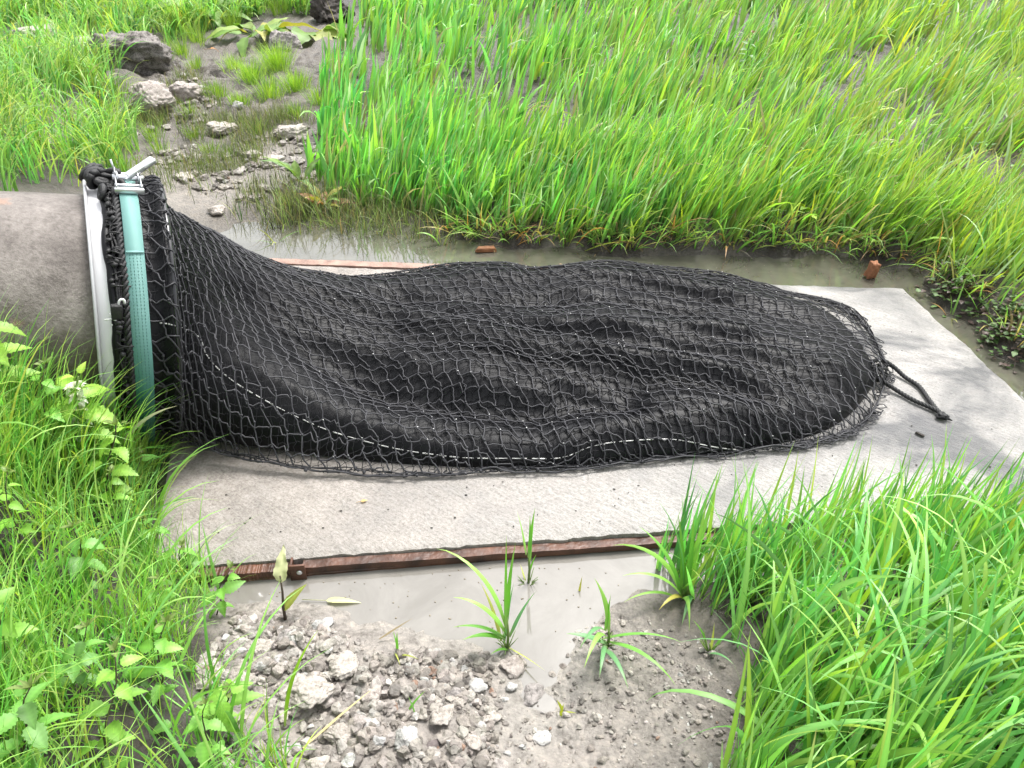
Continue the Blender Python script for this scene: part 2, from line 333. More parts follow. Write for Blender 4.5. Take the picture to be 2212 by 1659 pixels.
# ------------------------------------------------------------------ terrain
COLS = dict(silt=(.30, .278, .25), gravel=(.29, .262, .235), mud=(.125, .11, .093), pmud=(.235, .212, .187), soil=(.025, .019, .013), bed=(.2, .185, .155), turf=(.035, .04, .012), dark=(.032, .026, .02))
CP = [  # photo x, photo y, height, bumpiness, colour
 (560,530,-.09,.004,'bed'),(660,520,-.085,.004,'bed'),(820,520,-.075,.006,'bed'),(950,545,-.09,.004,'bed'),(1200,566,-.1,.004,'bed'),(1500,576,-.1,.004,'bed'),(1800,582,-.1,.004,'bed'),(1965,618,-.1,.004,'bed'),(2080,722,-.1,.004,'bed'),(2200,832,-.1,.004,'bed'),(2450,1060,-.1,.004,'bed'),
 (730,455,-.05,.012,'mud'),(880,470,-.045,.012,'mud'),(1000,505,-.03,.015,'dark'),(1150,523,-.02,.018,'soil'),(1300,530,-.01,.02,'soil'),(1500,533,0,.02,'soil'),(1700,530,.0,.02,'soil'),(1900,549,.0,.02,'soil'),(2020,600,.0,.02,'soil'),(2100,664,.0,.02,'soil'),(2185,742,.01,.02,'soil'),(2260,810,.01,.02,'soil'),(2400,850,.02,.02,'soil'),
 (750,350,.0,.015,'dark'),(1000,420,.06,.02,'soil'),(1400,440,.1,.02,'soil'),(1800,440,.12,.02,'soil'),(2080,490,.12,.02,'soil'),(2212,560,.12,.02,'soil'),(2600,700,.15,.02,'soil'),
 (800,200,.08,.02,'soil'),(1000,220,.13,.03,'soil'),(1600,200,.22,.03,'soil'),(2200,260,.26,.03,'soil'),(700,0,.15,.03,'soil'),(1100,0,.2,.03,'soil'),(2000,0,.35,.03,'soil'),(2800,300,.3,.03,'soil'),
 (600,410,-.01,.014,'pmud'),(620,460,-.03,.01,'mud'),(520,480,-.045,.008,'mud'),(450,320,.03,.02,'mud'),(540,330,.02,.018,'pmud'),(380,410,.02,.014,'pmud'),(480,420,-.005,.012,'pmud'),(520,220,.06,.045,'mud'),(300,150,.1,.05,'mud'),(600,120,.1,.05,'mud'),(430,160,.09,.05,'mud'),(680,60,.12,.03,'mud'),(450,30,.15,.03,'dark'),(680,220,.05,.02,'mud'),
 (200,300,.14,.02,'mud'),(150,230,.2,.02,'mud'),(50,350,.34,.02,'soil'),(50,150,.42,.03,'soil'),(0,30,.5,.03,'turf'),(-300,300,.75,.03,'turf'),(-350,620,.75,.03,'soil'),(-80,480,.48,.02,'soil'),
 (0,900,.30,.015,'soil'),(58,988,.34,.015,'soil'),(-90,985,.55,.015,'soil'),(145,985,.20,.015,'soil'),(280,1000,.0,.01,'soil'),(100,1100,.22,.015,'soil'),(300,1180,.05,.015,'soil'),(430,1270,-.045,.01,'mud'),(0,1300,.33,.02,'soil'),(200,1500,.26,.02,'soil'),(0,1650,.36,.02,'soil'),(380,1620,.14,.02,'soil'),(-350,1400,.5,.02,'soil'),(400,1400,.08,.015,'soil'),
 (600,1260,-.085,.004,'silt'),(760,1270,-.085,.004,'silt'),(900,1280,-.08,.004,'silt'),(1150,1240,-.08,.004,'silt'),(1350,1215,-.085,.004,'silt'),(1220,1340,-.06,.006,'silt'),(1000,1340,-.058,.008,'silt'),(1700,1220,-.08,.006,'silt'),(2000,1180,-.08,.006,'silt'),
 (540,1340,-.02,.018,'gravel'),(700,1390,-.005,.036,'gravel'),(900,1500,.01,.036,'gravel'),(1080,1430,-.035,.016,'gravel'),(1150,1570,-.035,.012,'silt'),(1130,1500,-.04,.012,'silt'),(1400,1450,-.01,.014,'pmud'),(700,1600,.03,.036,'gravel'),(1000,1650,.02,.034,'gravel'),(1250,1650,-.01,.014,'gravel'),(1400,1600,.01,.016,'pmud'),(560,1520,.03,.032,'gravel'),(1340,1330,-.035,.012,'pmud'),(1470,1330,-.03,.014,'mud'),
 (1600,1300,-.02,.015,'soil'),(1850,1300,.0,.015,'soil'),(2150,1250,0.0,.015,'soil'),(2300,1400,.05,.015,'soil'),(1900,1500,.06,.02,'soil'),(1640,1560,.02,.02,'mud'),(2200,1650,.1,.02,'soil'),(1000,1800,.03,.02,'gravel'),(1700,1800,.06,.02,'soil'),(400,1900,.2,.02,'soil'),
]
_cx = np.array([G(a, b, z) for a, b, z, _, _ in CP])
_z = np.array([c[2] for c in CP]); _amp = np.array([c[3] for c in CP]); _col = np.array([COLS[c[4]] for c in CP])
def _tk(d2): return np.where(d2 > 1e-12, .5*d2*np.log(d2+1e-12), 0)
_D2 = ((_cx[:, None, :2]-_cx[None, :, :2])**2).sum(-1); n_ = len(CP)
_A = np.zeros((n_+3, n_+3)); _A[:n_, :n_] = _tk(_D2) + np.eye(n_)*.004; _A[:n_, n_] = 1; _A[:n_, n_+1:] = _cx[:, :2]; _A[n_:, :n_] = _A[:n_, n_:].T
_w = np.linalg.solve(_A, np.concatenate([_z, [0, 0, 0]]))
def terrain(x, y, full=False):
    x = np.atleast_1d(np.asarray(x, float)); y = np.atleast_1d(np.asarray(y, float)); sh = x.shape
    x = x.ravel(); y = y.ravel(); Z = np.empty(len(x)); A = np.empty(len(x)); K = np.empty((len(x), 3))
    for i in range(0, len(x), 20000):
        xs = x[i:i+20000]; ys = y[i:i+20000]
        qx = np.clip(xs, -3.2, 7); qy = np.clip(ys, .2, 10.5)
        d2 = (qx[:, None]-_cx[None, :, 0])**2 + (qy[:, None]-_cx[None, :, 1])**2
        Z[i:i+20000] = _tk(d2) @ _w[:n_] + _w[n_] + qx*_w[n_+1] + qy*_w[n_+2]
        W = 1/(d2+.0015)**1.6; W /= W.sum(1)[:, None]
        A[i:i+20000] = W @ _amp; K[i:i+20000] = W @ _col
    Z = np.clip(Z, -.12, .9)
    _al = (x-RC[0])*ax[0]/math.cos(PH) + (y-RC[1])*ax[1]/math.cos(PH); _pp = (x-RC[0])*nr_[0] + (y-RC[1])*nr_[1]      # the bank the pipe comes out of
    _b = 1.05*sstep(-.15, -.42, _al)*np.exp(-(_pp/.95)**2); Z = np.where(_b > .01, np.maximum(Z, _b), Z)
    Z = Z + A*(1.6*fbm(x*5, y*5, 3, 3) + .9*fbm(x*22, y*22, 9, 3))
    Z = Z + sstep(9, 40, np.hypot(x, y))*.2*fbm(x*.1, y*.1, 5, 2)
    if full: return Z.reshape(sh), A.reshape(sh), K.reshape(sh+(3,))
    return Z.reshape(sh)
def hit(px, py):
    """ground point seen at a photo position"""
    z = 0.0
    a = G(px, py, 1.2); b = G(px, py, -.3)
    t = np.linspace(0, 1, 400)[:, None]; P = a*(1-t) + b*t
    h = terrain(P[:, 0], P[:, 1]); k = np.argmax(P[:, 2] < np.maximum(h, -.3))
    return np.array([P[k, 0], P[k, 1], h[k]])
def axis(lo, hi, step, far):
    c = np.arange(lo, hi, step); g = []; s = step
    while not g or (sum(g) < far): s *= 1.25; g.append(s)
    g = np.cumsum(g); return np.concatenate([lo-g[::-1], c, c[-1]+g])
gx = axis(-3.4, 3.6, .02, 120); gy = axis(.35, 7.4, .02, 120)
XX, YY = np.meshgrid(gx, gy, indexing='ij')
ZZ, AA, KK = terrain(XX, YY, True)
# slab footprint: keep earth below it
SL = dict(nl=G(330, 1228)[:2], nr=G(2330, 1078)[:2], fl=None, fr=G(1952, 618)[:2])
SL['nl'] = G(330, 1226)[:2]
_fa, _fb = G(590, 568)[:2], G(1600, 594)[:2]
SL['fl'] = _fa + (_fa-_fb)*.16
SL['er'] = G(2226, 866)[:2]; _e = SL['er']-SL['fr']; 
# end edge runs on to meet the near edge
def meet(p, d, q, e):
    A = np.array([d, -e]).T; t = np.linalg.solve(A, q-p); return p + d*t[0]
SL['nr'] = meet(SL['fr'], _e, SL['nl'], SL['nr']-SL['nl'])
SLP = np.array([SL['nl'], SL['nr'], SL['fr'], SL['fl']])
def in_poly(x, y, P):
    ins = np.zeros(np.shape(x), bool); n = len(P); j = n-1
    for i in range(n):
        xi, yi = P[i]; xj, yj = P[j]
        c = ((yi > y) != (yj > y)) & (x < (xj-xi)*(y-yi)/(yj-yi+1e-12)+xi)
        ins ^= c; j = i
    return ins
inside = in_poly(XX, YY, SLP)
ZZ = np.where(inside & (XX > -1.05), np.minimum(ZZ, -.06), ZZ)
gobj = mesh_np('ground', np.stack([XX, YY, ZZ], -1).reshape(-1, 3), grid_faces(len(gx), len(gy)), M['ground'], None, KK.reshape(-1, 3))
tag(gobj, 'wet grey mud, silt and dark bank soil', 'ground', kind='structure')
WL = -.045
mid = (SLP[0]+SLP[3])/2; mid2 = (SLP[1]+SLP[2])/2; dm = mid2-mid
mA = mid - dm*.6; mB = SLP[1] + (SLP[1]-mid)*1.0; mA = mid - (SLP[1]-mid)*.6
def flat(name, pts, z, mat, label, cat):
    V = np.array([[*p, z] for p in pts]); o = mesh_np(name, V, np.array([list(range(len(V)))]), mat, smooth=False); return tag(o, label, cat, kind='structure')
flat('water', [mA, mB, (5.2, 4.6), (-1.4, 4.6)], WL, M['water'], 'murky grey-green water in the channel behind the slab', 'water')
flat('puddle', [(-1.2, .75), (4.5, .75), mB, mA], WL, M['puddle'], 'shallow silty puddle along the front of the slab', 'water')

# ------------------------------------------------------------------ concrete slab with timber edging
slab = empty('concrete_slab', (0, 0, 0), 'pale concrete apron slab under the black net bag', 'slab')
def slab_mesh():
    nu, nv = 160, 70
    u = np.linspace(0, 1, nu)[:, None]; v = np.linspace(0, 1, nv)[None, :]
    c = SLP
    P = ((1-u)*(1-v))[..., None]*c[0] + (u*(1-v))[..., None]*c[1] + (u*v)[..., None]*c[2] + ((1-u)*v)[..., None]*c[3]
    P = P + 0
    edge = np.minimum(np.minimum(v, 1-v)*1.5, (1-u)*2.5)*np.ones_like(u*v)
    jag = sstep(.02, 0, edge)*.009
    P[..., 0] += jag*fbm(P[..., 0]*30, P[..., 1]*30, 2, 3); P[..., 1] += jag*fbm(P[..., 0]*30, P[..., 1]*30, 5, 3)
    z = .004*fbm(P[..., 0]*3, P[..., 1]*3, 1, 3) + .0015*fbm(P[..., 0]*40, P[..., 1]*40, 8, 2)
    z -= sstep(.012, 0, edge)*.006
    wornend = np.maximum(sstep(.07, 0, (1-u)+0*v), sstep(.10, 0, (1-v)+0*u)*sstep(.45, .7, u+0*v)); z -= wornend*.010*(1+.5*fbm(P[..., 0]*9, P[..., 1]*9, 15, 3))
    top = np.concatenate([P, z[..., None]], -1).reshape(-1, 3)
    mb = MB(); mb.add(top, grid_faces(nu, nv)[:, ::-1])
    idx = np.arange(nu*nv).reshape(nu, nv)
    loop = np.concatenate([idx[:-1, 0], idx[-1, :-1], idx[:0:-1, -1], idx[0, :0:-1]])
    a = top[loop]; b = a.copy(); b[:, 2] = -.16; n = len(loop)
    V = np.concatenate([a, b]); k = np.arange(n); k2 = (k+1) % n
    mb.add(V, np.stack([k, k+n, k2+n, k2], 1)[:, ::-1])
    return mb
slab_mesh().build('slab_body', M['slab'], slab)
def board(name, a, b, off, th, zt, h, mat, drop=0):
    a = np.asarray(a, float); b = np.asarray(b, float); d = (b-a)/np.linalg.norm(b-a); nrm = np.array([d[1], -d[0]])
    n = 200; mb = MB(); rows = []
    L = np.linalg.norm(b-a)
    for i in range(n):
        t = i/(n-1); c = a + (b-a)*t + nrm*off
        w1 = .0022*float(fbm(t*60, 1, 4, 3)); w2 = .0022*float(fbm(t*70, 7, 4, 3))
        w1 -= drop*t
        p = [(0, zt-.002+w1), (th+w2, zt+w1), (th+w2, zt-h*.38+w1), (th-.004, zt-h*.43), (th+.001+w1, zt-h*.5), (th+w1, zt-h), (0, zt-h)]
        rows += [[*(c+nrm*q[0]), q[1]] for q in p]
    V = np.array(rows); mb.add(V, [grid_faces(n, 7, True), np.array([[0, 1, 2, 3, 4, 5, 6]]), np.array([[(n-1)*7+k for k in range(6, -1, -1)]])])
    return mb.build(name, mat, slab, smooth=False)
fr = (G(645, 1205)[:2]-SLP[0]) @ (SLP[1]-SLP[0]) / ((SLP[1]-SLP[0]) @ (SLP[1]-SLP[0]))
jx = SLP[0] + (SLP[1]-SLP[0])*fr
o = board('edge_board', SLP[0], jx-(SLP[1]-SLP[0])*.006, .003, .035, -.012, .062, M['board']); o['label'] = 'dark wet timber edging left of the bracket'
o = board('edge_board', jx+(SLP[1]-SLP[0])*.004, SLP[1], .003, .032, -.010, .058, M['board'], .022); o['label'] = 'reddish wet timber edging along the front of the slab'
fd = SLP[2]-SLP[3]
o = board('edge_board', SLP[3]+fd*.62, SLP[3], .003, .05, .004, .08, M['pale_board']); o['label'] = 'pale pinkish timber edging along the far side'
# bracket
dN = (SLP[1]-SLP[0]); dN /= np.linalg.norm(dN); nN = np.array([dN[1], -dN[0]])
Rb = np.array([[dN[0], nN[0], 0], [dN[1], nN[1], 0], [0, 0, 1]])
mb = MB(); cb = jx + nN*.045
box(mb, [*cb, -.018], .046, .008, .064, Rb, bev=.002)
box(mb, [*(jx+nN*.024-dN*.02), -.03], .006, .05, .06, Rb, bev=.001)
bk = mb.build('bracket', M['bracket'], slab); 
mb = MB(); V, F = ICO2; mb.add((V*np.array([.0085, .004, .0085])) @ Rb.T + np.array([*(cb+nN*.006+dN*.006), -.012]), F); mb.build('bolt', M['steel'], bk)

# ------------------------------------------------------------------ the pipe and its collar
def ringP(d, ang, r): 
    d = np.asarray(d, float)[..., None]; ang = np.asarray(ang, float); r = np.asarray(r, float)[..., None]
    return RC + ax*d + r*(np.cos(ang)[..., None]*nr_ + np.sin(ang)[..., None]*up_)
pipe = empty('concrete_pipe', tuple(RC - ax*.3 - up_*RR), 'weathered grey-brown concrete outfall pipe with a white collar', 'pipe')
PO = np.array(pipe.location)
def lathe(prof, n=96, ang0=0, ang1=2*PI):
    mb = MB(); an = np.linspace(ang0, ang1, n, endpoint=False)
    V = np.stack([ringP(np.full(n, d), an, np.full(n, r)) for d, r in prof]); mb.add(V.reshape(-1, 3), grid_faces(len(prof), n, True)); return mb
dd = np.linspace(-2.6, .0, 60); 
mb = MB(); an = np.linspace(0, 2*PI, 120, endpoint=False)
V = []
for d in dd:
    r = RR-.032 + .0035*fbm(d*6+0*an, np.cos(an)*3+np.sin(an)*2+7, 3, 4) + .002*fbm(d*20+0*an, an*8, 5, 2)
    V.append(ringP(np.full(120, d), an, r))
V = np.array(V); mb.add(V.reshape(-1, 3), grid_faces(60, 120, True)[:, ::-1])
mb.build('pipe_barrel', M['pipe'], pipe, origin=PO)
col_o = lathe([(.195, RR-.03), (.195, RR-.004), (.19, RR), (.004, RR), (.002, RR-.03)]).build('collar', M['collar'], pipe, origin=PO)
lathe([(-.006, RR-.03), (-.006, RR+.014), (-.003, RR+.017), (.002, RR+.016), (.004, RR+.001)]).build('lip', M['lip'], col_o, origin=PO)

# ------------------------------------------------------------------ the net bag
bag = empty('net_bag', tuple(G(1100, 820)), 'big black net bag with a black fabric liner strapped over the pipe mouth', 'net bag')
BO = np.array(bag.location)
HD, HR = .208, RR+.020           # the stiff hoop inside the mouth
hoopC = RC + ax*HD
f0 = hoopC - nr_*(HR*.72); f0[2] = 0
def outline(px, z): return np.array([G(a, b, z) for a, b in px])
LF = np.concatenate([[f0], outline([(600,598),(690,612),(780,612),(880,600),(960,586),(1090,582),(1160,592),(1300,577),(1420,590),(1560,608),(1680,642),(1770,674),(1840,724),(1886,792)], .03)])
LN = outline([(352,962),(450,962),(560,972),(680,985),(800,998),(920,1006),(1040,1012),(1160,1015),(1280,1008),(1420,995),(1560,984),(1680,960),(1780,932),(1846,886),(1893,822)], 0)
NF = np.concatenate([[f0], outline([(600,590),(690,602),(780,608),(880,595),(960,581),(1090,576),(1160,588),(1300,571),(1420,583),(1560,600),(1690,634),(1795,657),(1868,706),(1914,802)], .012)])
NN = outline([(337,988),(450,1000),(560,1016),(680,1030),(800,1032),(920,1034),(1040,1027),(1160,1022),(1280,1016),(1420,1001),(1560,988),(1690,972),(1800,950),(1876,908),(1916,816)], 0)
HT = np.array([.26, .21, .17, .15, .14, .135, .135, .132, .128, .125, .12, .11, .095, .075, .035])
RIDGES = [  # folds: photo polyline, height, width
 ([(430,540),(640,650),(860,715),(1150,775),(1500,800),(1800,800)], .05, .09),
 ([(620,760),(850,850),(1130,885),(1350,865)], -.075, .085),
 ([(1230,940),(1420,900),(1700,880)], .045, .06),
 ([(850,650),(1080,660),(1300,650),(1500,690)], -.05, .06),
 ([(880,612),(1090,600),(1320,596),(1560,640)], .03, .05),
 ([(1000,705),(1300,720),(1600,730)], .035, .045),
 ([(1450,760),(1650,800),(1850,800)], -.02, .05),
 ([(600,850),(800,920),(1000,965),(1180,975)], .03, .05),
 ([(1500,920),(1700,930),(1800,900)], .02, .04),
]
RP = [(np.array([G(a, b, .1)[:2] for a, b in pl]), h, wd) for pl, h, wd in RIDGES]
def pdist(x, y, pl):
    best = np.full(x.shape, 1e9)
    for a, b in zip(pl[:-1], pl[1:]):
        d = b-a; t = np.clip(((x-a[0])*d[0]+(y-a[1])*d[1])/(d@d), 0, 1)
        best = np.minimum(best, np.hypot(x-a[0]-t*d[0], y-a[1]-t*d[1]))
    return best
def cat(A, u):
    n = len(A); q = np.clip(u*(n-1), 0, n-1-1e-9); i = q.astype(int); t = (q-i)[:, None] if A.ndim > 1 else q-i
    g = lambda k: A[np.clip(k, 0, n-1)]
    p0, p1, p2, p3 = g(i-1), g(i), g(i+1), g(i+2)
    return .5*(2*p1 + (p2-p0)*t + (2*p0-5*p1+4*p2-p3)*t*t + (3*p1-p0-3*p2+p3)*t**3)
NU, NV, NCYL = 260, 140, 24
UB = .30
def bag_surface(Fo, No, lift, zp, wr, dcyl0):
    u = np.linspace(0, 1, NU); v = np.linspace(0, 1, NV)
    f = cat(Fo, u); n = cat(No, u); h = cat(HT, u) + lift
    sv = .5-.5*np.cos(PI*v); sv = .65*sv + .35*v
    P = f[:, None]*(1-sv)[None, :, None] + n[:, None]*sv[None, :, None]
    prof = np.sin(PI*v)**zp
    fold = np.zeros((NU, NV))
    for pl, a, wd in RP: fold += a*np.exp(-(pdist(P[..., 0], P[..., 1], pl)/wd)**2)
    fold += wr*fbm(P[..., 0]*7+P[..., 1]*3, P[..., 1]*9, 21, 3)
    qa, qb = P[..., 0]*.95-P[..., 1]*.3, P[..., 1]*.95+P[..., 0]*.3      # long sharp creases running down the bag
    for fr_, am_, sd in ((6.0, .026, 11), (11, .007, 12)):
        fold += am_*((1-2*np.abs(vnoise(qa*fr_*.11+.3*qb, qb*fr_+.5*vnoise(qa*3, qb*3, 5), sd)*2))-.35)
    P[..., 2] = P[..., 2]*(1-prof) + h[:, None]*prof + fold*np.sin(PI*v)[None, :]**.8*sstep(1, .9, u)[:, None]
    P[..., 2] = np.maximum(P[..., 2], .003+lift)
    ang = np.radians(222 - 266*v)
    hp = ringP(np.full(NV, HD), ang, np.full(NV, HR + lift))
    wq = np.clip(u/UB, 0, 1); wq = 1-(1-wq)**1.55
    P = hp[None]*(1-wq)[:, None, None] + P*wq[:, None, None]
    d = np.linspace(dcyl0, HD, NCYL, endpoint=False)
    rr = RR + .012 + lift + .012*np.exp(-((d-HD)/.03)**2) + .004*np.sin(d*70)
    cyl = np.stack([ringP(np.full(NV, q), ang, np.full(NV, r)) for q, r in zip(d, rr)])
    return np.concatenate([cyl, P])
LS = bag_surface(LF, LN, 0.0, .5, .012, .055)
LV = LS.reshape(-1, 3); LFc = grid_faces(NCYL+NU, NV)[:, ::-1]
liner = mesh_np('liner', LV-BO, LFc, M['liner'], bag)
bvh = BVHTree.FromPolygons([tuple(q) for q in LV], [tuple(q) for q in LFc])
NS = bag_surface(NF, NN, .008, .62, .012, .05)
# outwardness test: normals of liner should point up / out
nchk = bvh.find_nearest(Vector(LS[NCYL+NU//2, NV//2]))[1]
NSIGN = 1 if nchk.z > 0 else -1
def push(P, gap):
    out = np.array(P)
    for i, p in enumerate(P):
        loc, nrm, _, dist = bvh.find_nearest(Vector(p))
        if loc is None or dist > .12: continue
        nv = nrm*NSIGN; s = (Vector(p)-loc).dot(nv)
        if s < gap: out[i] = np.array(loc + nv*gap)
    out[:, 2] = np.maximum(out[:, 2], .004)
    return out
# arc-length coordinates on the net surface
rows = NS.shape[0]
cl = NS[:, NV//2]; SA = np.concatenate([[0], np.cumsum(np.linalg.norm(np.diff(cl, axis=0), axis=1))])
seg = np.linalg.norm(np.diff(NS, axis=1), axis=2); TA = np.concatenate([np.zeros((rows, 1)), np.cumsum(seg, 1)], 1); TA -= TA[:, NV//2][:, None]
def net_at(s, t):
    out = np.full((len(s), 3), np.nan)
    r = np.interp(s, SA, np.arange(rows))
    for k in range(len(s)):
        if s[k] < 0 or s[k] > SA[-1]: continue
        i = min(int(r[k]), rows-2); fr_ = r[k]-i
        ta = TA[i]*(1-fr_) + TA[i+1]*fr_
        if t[k] < ta[0] or t[k] > ta[-1]: continue
        j = np.interp(t[k], ta, np.arange(NV)); jj = min(int(j), NV-2); fj = j-jj
        a = NS[i, jj]*(1-fj)+NS[i, jj+1]*fj; b = NS[i+1, jj]*(1-fj)+NS[i+1, jj+1]*fj
        out[k] = a*(1-fr_)+b*fr_
    return out
BUNCH = [(.55, -.25, .22, .045), (1.0, -.02, .16, .05), (1.5, .2, .12, .04), (.5, .3, .15, .05)]
def warp(s, t, k):
    s2 = s + .035*fbm(s*2.2, t*2.2, 31+k, 2) + .010*fbm(s*9, t*9, 41+k, 2)
    t2 = t + .040*fbm(s*2.0, t*2.4, 51+k, 2) + .010*fbm(s*9, t*9, 61+k, 2)
    for sl, t0, wv, am in BUNCH[:3]:
        tb = t0 + .16*(s-.9)*(1 if True else 0)
        t2 = t2 - am*np.tanh((t-tb)/(wv*.4))*np.exp(-((s-sl-.4)/.9)**2)
    return s2, t2
def make_net(name, a, b, drift, shear, zig, rad, sides, sub, k, gap, mat, krad):
    mb = MB(); L = SA[-1]; T = 2.2
    def line(st):  # st (m,2)
        s, t = warp(st[:, 0], st[:, 1], k)
        s = s + .003*rng.standard_normal(len(s)); t = t + .003*rng.standard_normal(len(s))
        P = net_at(s, t); ok = ~np.isnan(P[:, 0]); i = 0
        while i < len(P):
            if not ok[i]: i += 1; continue
            j = i
            while j+1 < len(P) and ok[j+1]: j += 1
            if j-i >= 2:
                Q = push(P[i:j+1], gap); tube(mb, Q, rad, sides, cap=False)
            i = j+1
    knots = []
    nI = int(L/a)+30; nJ = int(2*T/b)+2; T0 = T
    for j in range(nJ):           # cords along the bag
        tt = -T + j*b; q = np.arange(-20*sub, nI*sub)/sub
        sag = np.sin(q*2*PI)*zig
        line(np.stack([q*a + shear*tt, tt + b*.5*((np.floor(q) % 2) - .5)*zig*4 + sag*b + drift*q*a], 1))
    for i in range(-20, nI):      # cords across the bag
        q = np.arange(0, nJ*sub)/sub
        tt = -T + q*b
        ss = i*a + shear*tt + a*.5*np.abs(((q) % 2)-1)*zig*5
        line(np.stack([ss, tt + drift*i*a], 1))
        if krad:
            qk = np.arange(nJ); tk = -T+qk*b
            knots.append(np.stack([i*a+shear*tk+a*.5*np.abs((qk % 2)-1)*zig*5, tk+drift*i*a], 1))
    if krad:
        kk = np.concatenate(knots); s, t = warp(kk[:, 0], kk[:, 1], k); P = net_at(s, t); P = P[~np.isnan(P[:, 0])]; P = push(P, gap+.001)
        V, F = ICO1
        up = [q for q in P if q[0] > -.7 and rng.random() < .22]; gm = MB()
        for q in up: gm.add(V*rng.uniform(.0012, .0030, 3)+q+np.array([0, 0, krad*.9]), F)  # pale blobs added on the knots as painted wet highlights
        g_ = gm.build('knot_glints', M['stitch'], bag, origin=BO); g_['kind'] = 'stuff'; g_['label'] = 'pale flecks imitating wet highlights on the knots of the net'
        for p in P:
            sc = krad*rng.uniform(.8, 1.25, 3); mb.add(V*sc + p + np.array([0, 0, .001]), F)
    return mb.build(name, mat, bag, origin=BO)
make_net('inner_net', .031, .031, -.10, .0, .03, .0012, 4, 3, 3, .003, M['fine_cord'], 0)
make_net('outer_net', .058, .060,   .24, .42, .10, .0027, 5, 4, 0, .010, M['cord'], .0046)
# border cords: far rim and near rim where slack mesh gathers on the slab
def edge_mess():
    mb = MB()
    for v0, cnt in ((0, 6), (NV-1, 5)):
        E = NS[NCYL+6:, v0]
        for c in range(cnt):
            q = E.copy(); t = np.linspace(0, 1, len(q))
            off = .018*fbm(t*26, np.full(len(q), c*3.1), 71+c, 3); off2 = np.abs(.03*fbm(t*30, np.full(len(q), c*1.7), 81+c, 3))
            dirn = (NS[NCYL+6:, NV//2]-E); dirn[:, 2] = 0; dirn /= np.linalg.norm(dirn, axis=1)[:, None]+1e-6
            q = q + dirn*(off[:, None]+.012*c/3 - .004) + np.array([0, 0, 1])*off2[:, None]
            q[:, 2] = np.maximum(q[:, 2], .005)
            tube(mb, q[::2], .0021 if c else .003, 5, cap=False)
        V, F = ICO1
        for i in range(0, len(E), 4):
            mb.add(V*.006*rng.uniform(.6, 1.2) + E[i] + rng.normal(0, .006, 3)*np.array([1, 1, .4]) + np.array([0, 0, .007]), F)
    # loose loops hanging off the tail and both far corners
    for c in range(110):
        u = rng.uniform(.70, 1.0); vv = 0 if rng.random() < .5 else NV-1
        p = NS[NCYL + int(u*(NU-1)), vv]; ctr = NS[NCYL+int(u*(NU-1))-12, NV//2]; d = p-ctr; d[2] = 0; d /= np.linalg.norm(d)+1e-6
        r = rng.uniform(.012, .032); th = np.linspace(0, 2*PI, 12); e = np.array([-d[1], d[0], 0])
        Q = p + d*(r*.5*np.cos(th)[:, None] + r*.35) + e*(r*np.sin(th)[:, None]) + np.array([0, 0, .006]) + rng.normal(0, .002, (12, 3)); Q[-1] = Q[0]
        Q[:, 2] = np.clip(Q[:, 2], .004, .03)
        tube(mb, Q, .002, 5, cap=False)
    return mb.build('gathered_edge', M['cord'], bag, origin=BO)
edge_mess()
# stitched white seam on the liner
def on_liner(px, py):
    o = Vector((0, 0, CAM_H)); d = Vector(G(px, py, 0)) - o; d.normalize()
    loc, nrm, i, dist = bvh.ray_cast(o, d); return loc, nrm
st = [(345,697),(370,701),(400,712),(430,730),(444,765),(470,796),(510,828),(560,858),(620,890),(700,926),(780,951),(860,970),(940,982),(1010,989),(1100,990),(1200,990),(1240,980),(1270,967),(1330,955),(1430,949),(1480,953),(1540,965),(1600,972),(1650,975)]
sx = np.array(st, float); tq = np.linspace(0, 1, 230); q = cat(sx, tq)
pts = []
for a, b in q:
    loc, nrm = on_liner(a, b)
    pts.append(np.array(loc + nrm*NSIGN*.0025) if loc is not None else None)
mb = MB(); i = 0
while i < len(pts)-3:
    s_ = [p for p in pts[i:i+4] if p is not None]
    if len(s_) >= 3 and np.linalg.norm(s_[-1]-s_[0]) < .14: tube(mb, np.array(s_), rng.uniform(.0016, .0025), 5)
    i += 4 if rng.random() > .06 else 6
mb.build('seam_stitching', M['stitch'], liner, origin=BO); 
# hoop (stiff ring in the mouth), rolled hem, ropes and gathered mesh round the mouth
an = np.linspace(math.radians(-70), math.radians(250), 140)
mb = MB(); tube(mb, ringP(np.full(140, HD), an, np.full(140, HR+.0015)), .0085, 10); mb.build('hoop', M['hoop'], bag, origin=BO)
mb = MB(); tube(mb, ringP(.048+.010*fbm(an*4, 0*an, 3, 3), an, RR+.012+.004*fbm(an*7, 0*an+3, 3, 2)), .013+.004*fbm(an*9, 0*an, 5, 2), 10); mb.build('rolled_hem', M['liner'], bag, origin=BO)
def twist_rope(mb, P, r, pitch, strands=3, n=6):
    P = np.asarray(P, float); d = np.linalg.norm(np.diff(P, axis=0), axis=1); s = np.concatenate([[0], np.cumsum(d)])
    k = max(8, int(s[-1]/(pitch/10))); sq = np.linspace(0, s[-1], k); Q = np.stack([np.interp(sq, s, P[:, c]) for c in range(3)], 1)
    T = np.gradient(Q, axis=0); T /= np.linalg.norm(T, axis=1)[:, None]
    a = np.array([0, 0, 1.]) if abs(T[:, 2]).max() < .8 else ax
    Nn = np.cross(T, a); Nn /= np.linalg.norm(Nn, axis=1)[:, None]+1e-9; B = np.cross(T, Nn)
    for i in range(strands):
        ph = 2*PI*(sq/pitch + i/strands)
        tube(mb, Q + r*.52*(np.cos(ph)[:, None]*Nn+np.sin(ph)[:, None]*B), r*.54, n)
mb = MB(); twist_rope(mb, ringP(.079+.004*fbm(an*3, 0*an, 12, 2), an, np.full(140, RR+.030)), .011, .055); mb.build('draw_rope', M['rope'], bag, origin=BO)
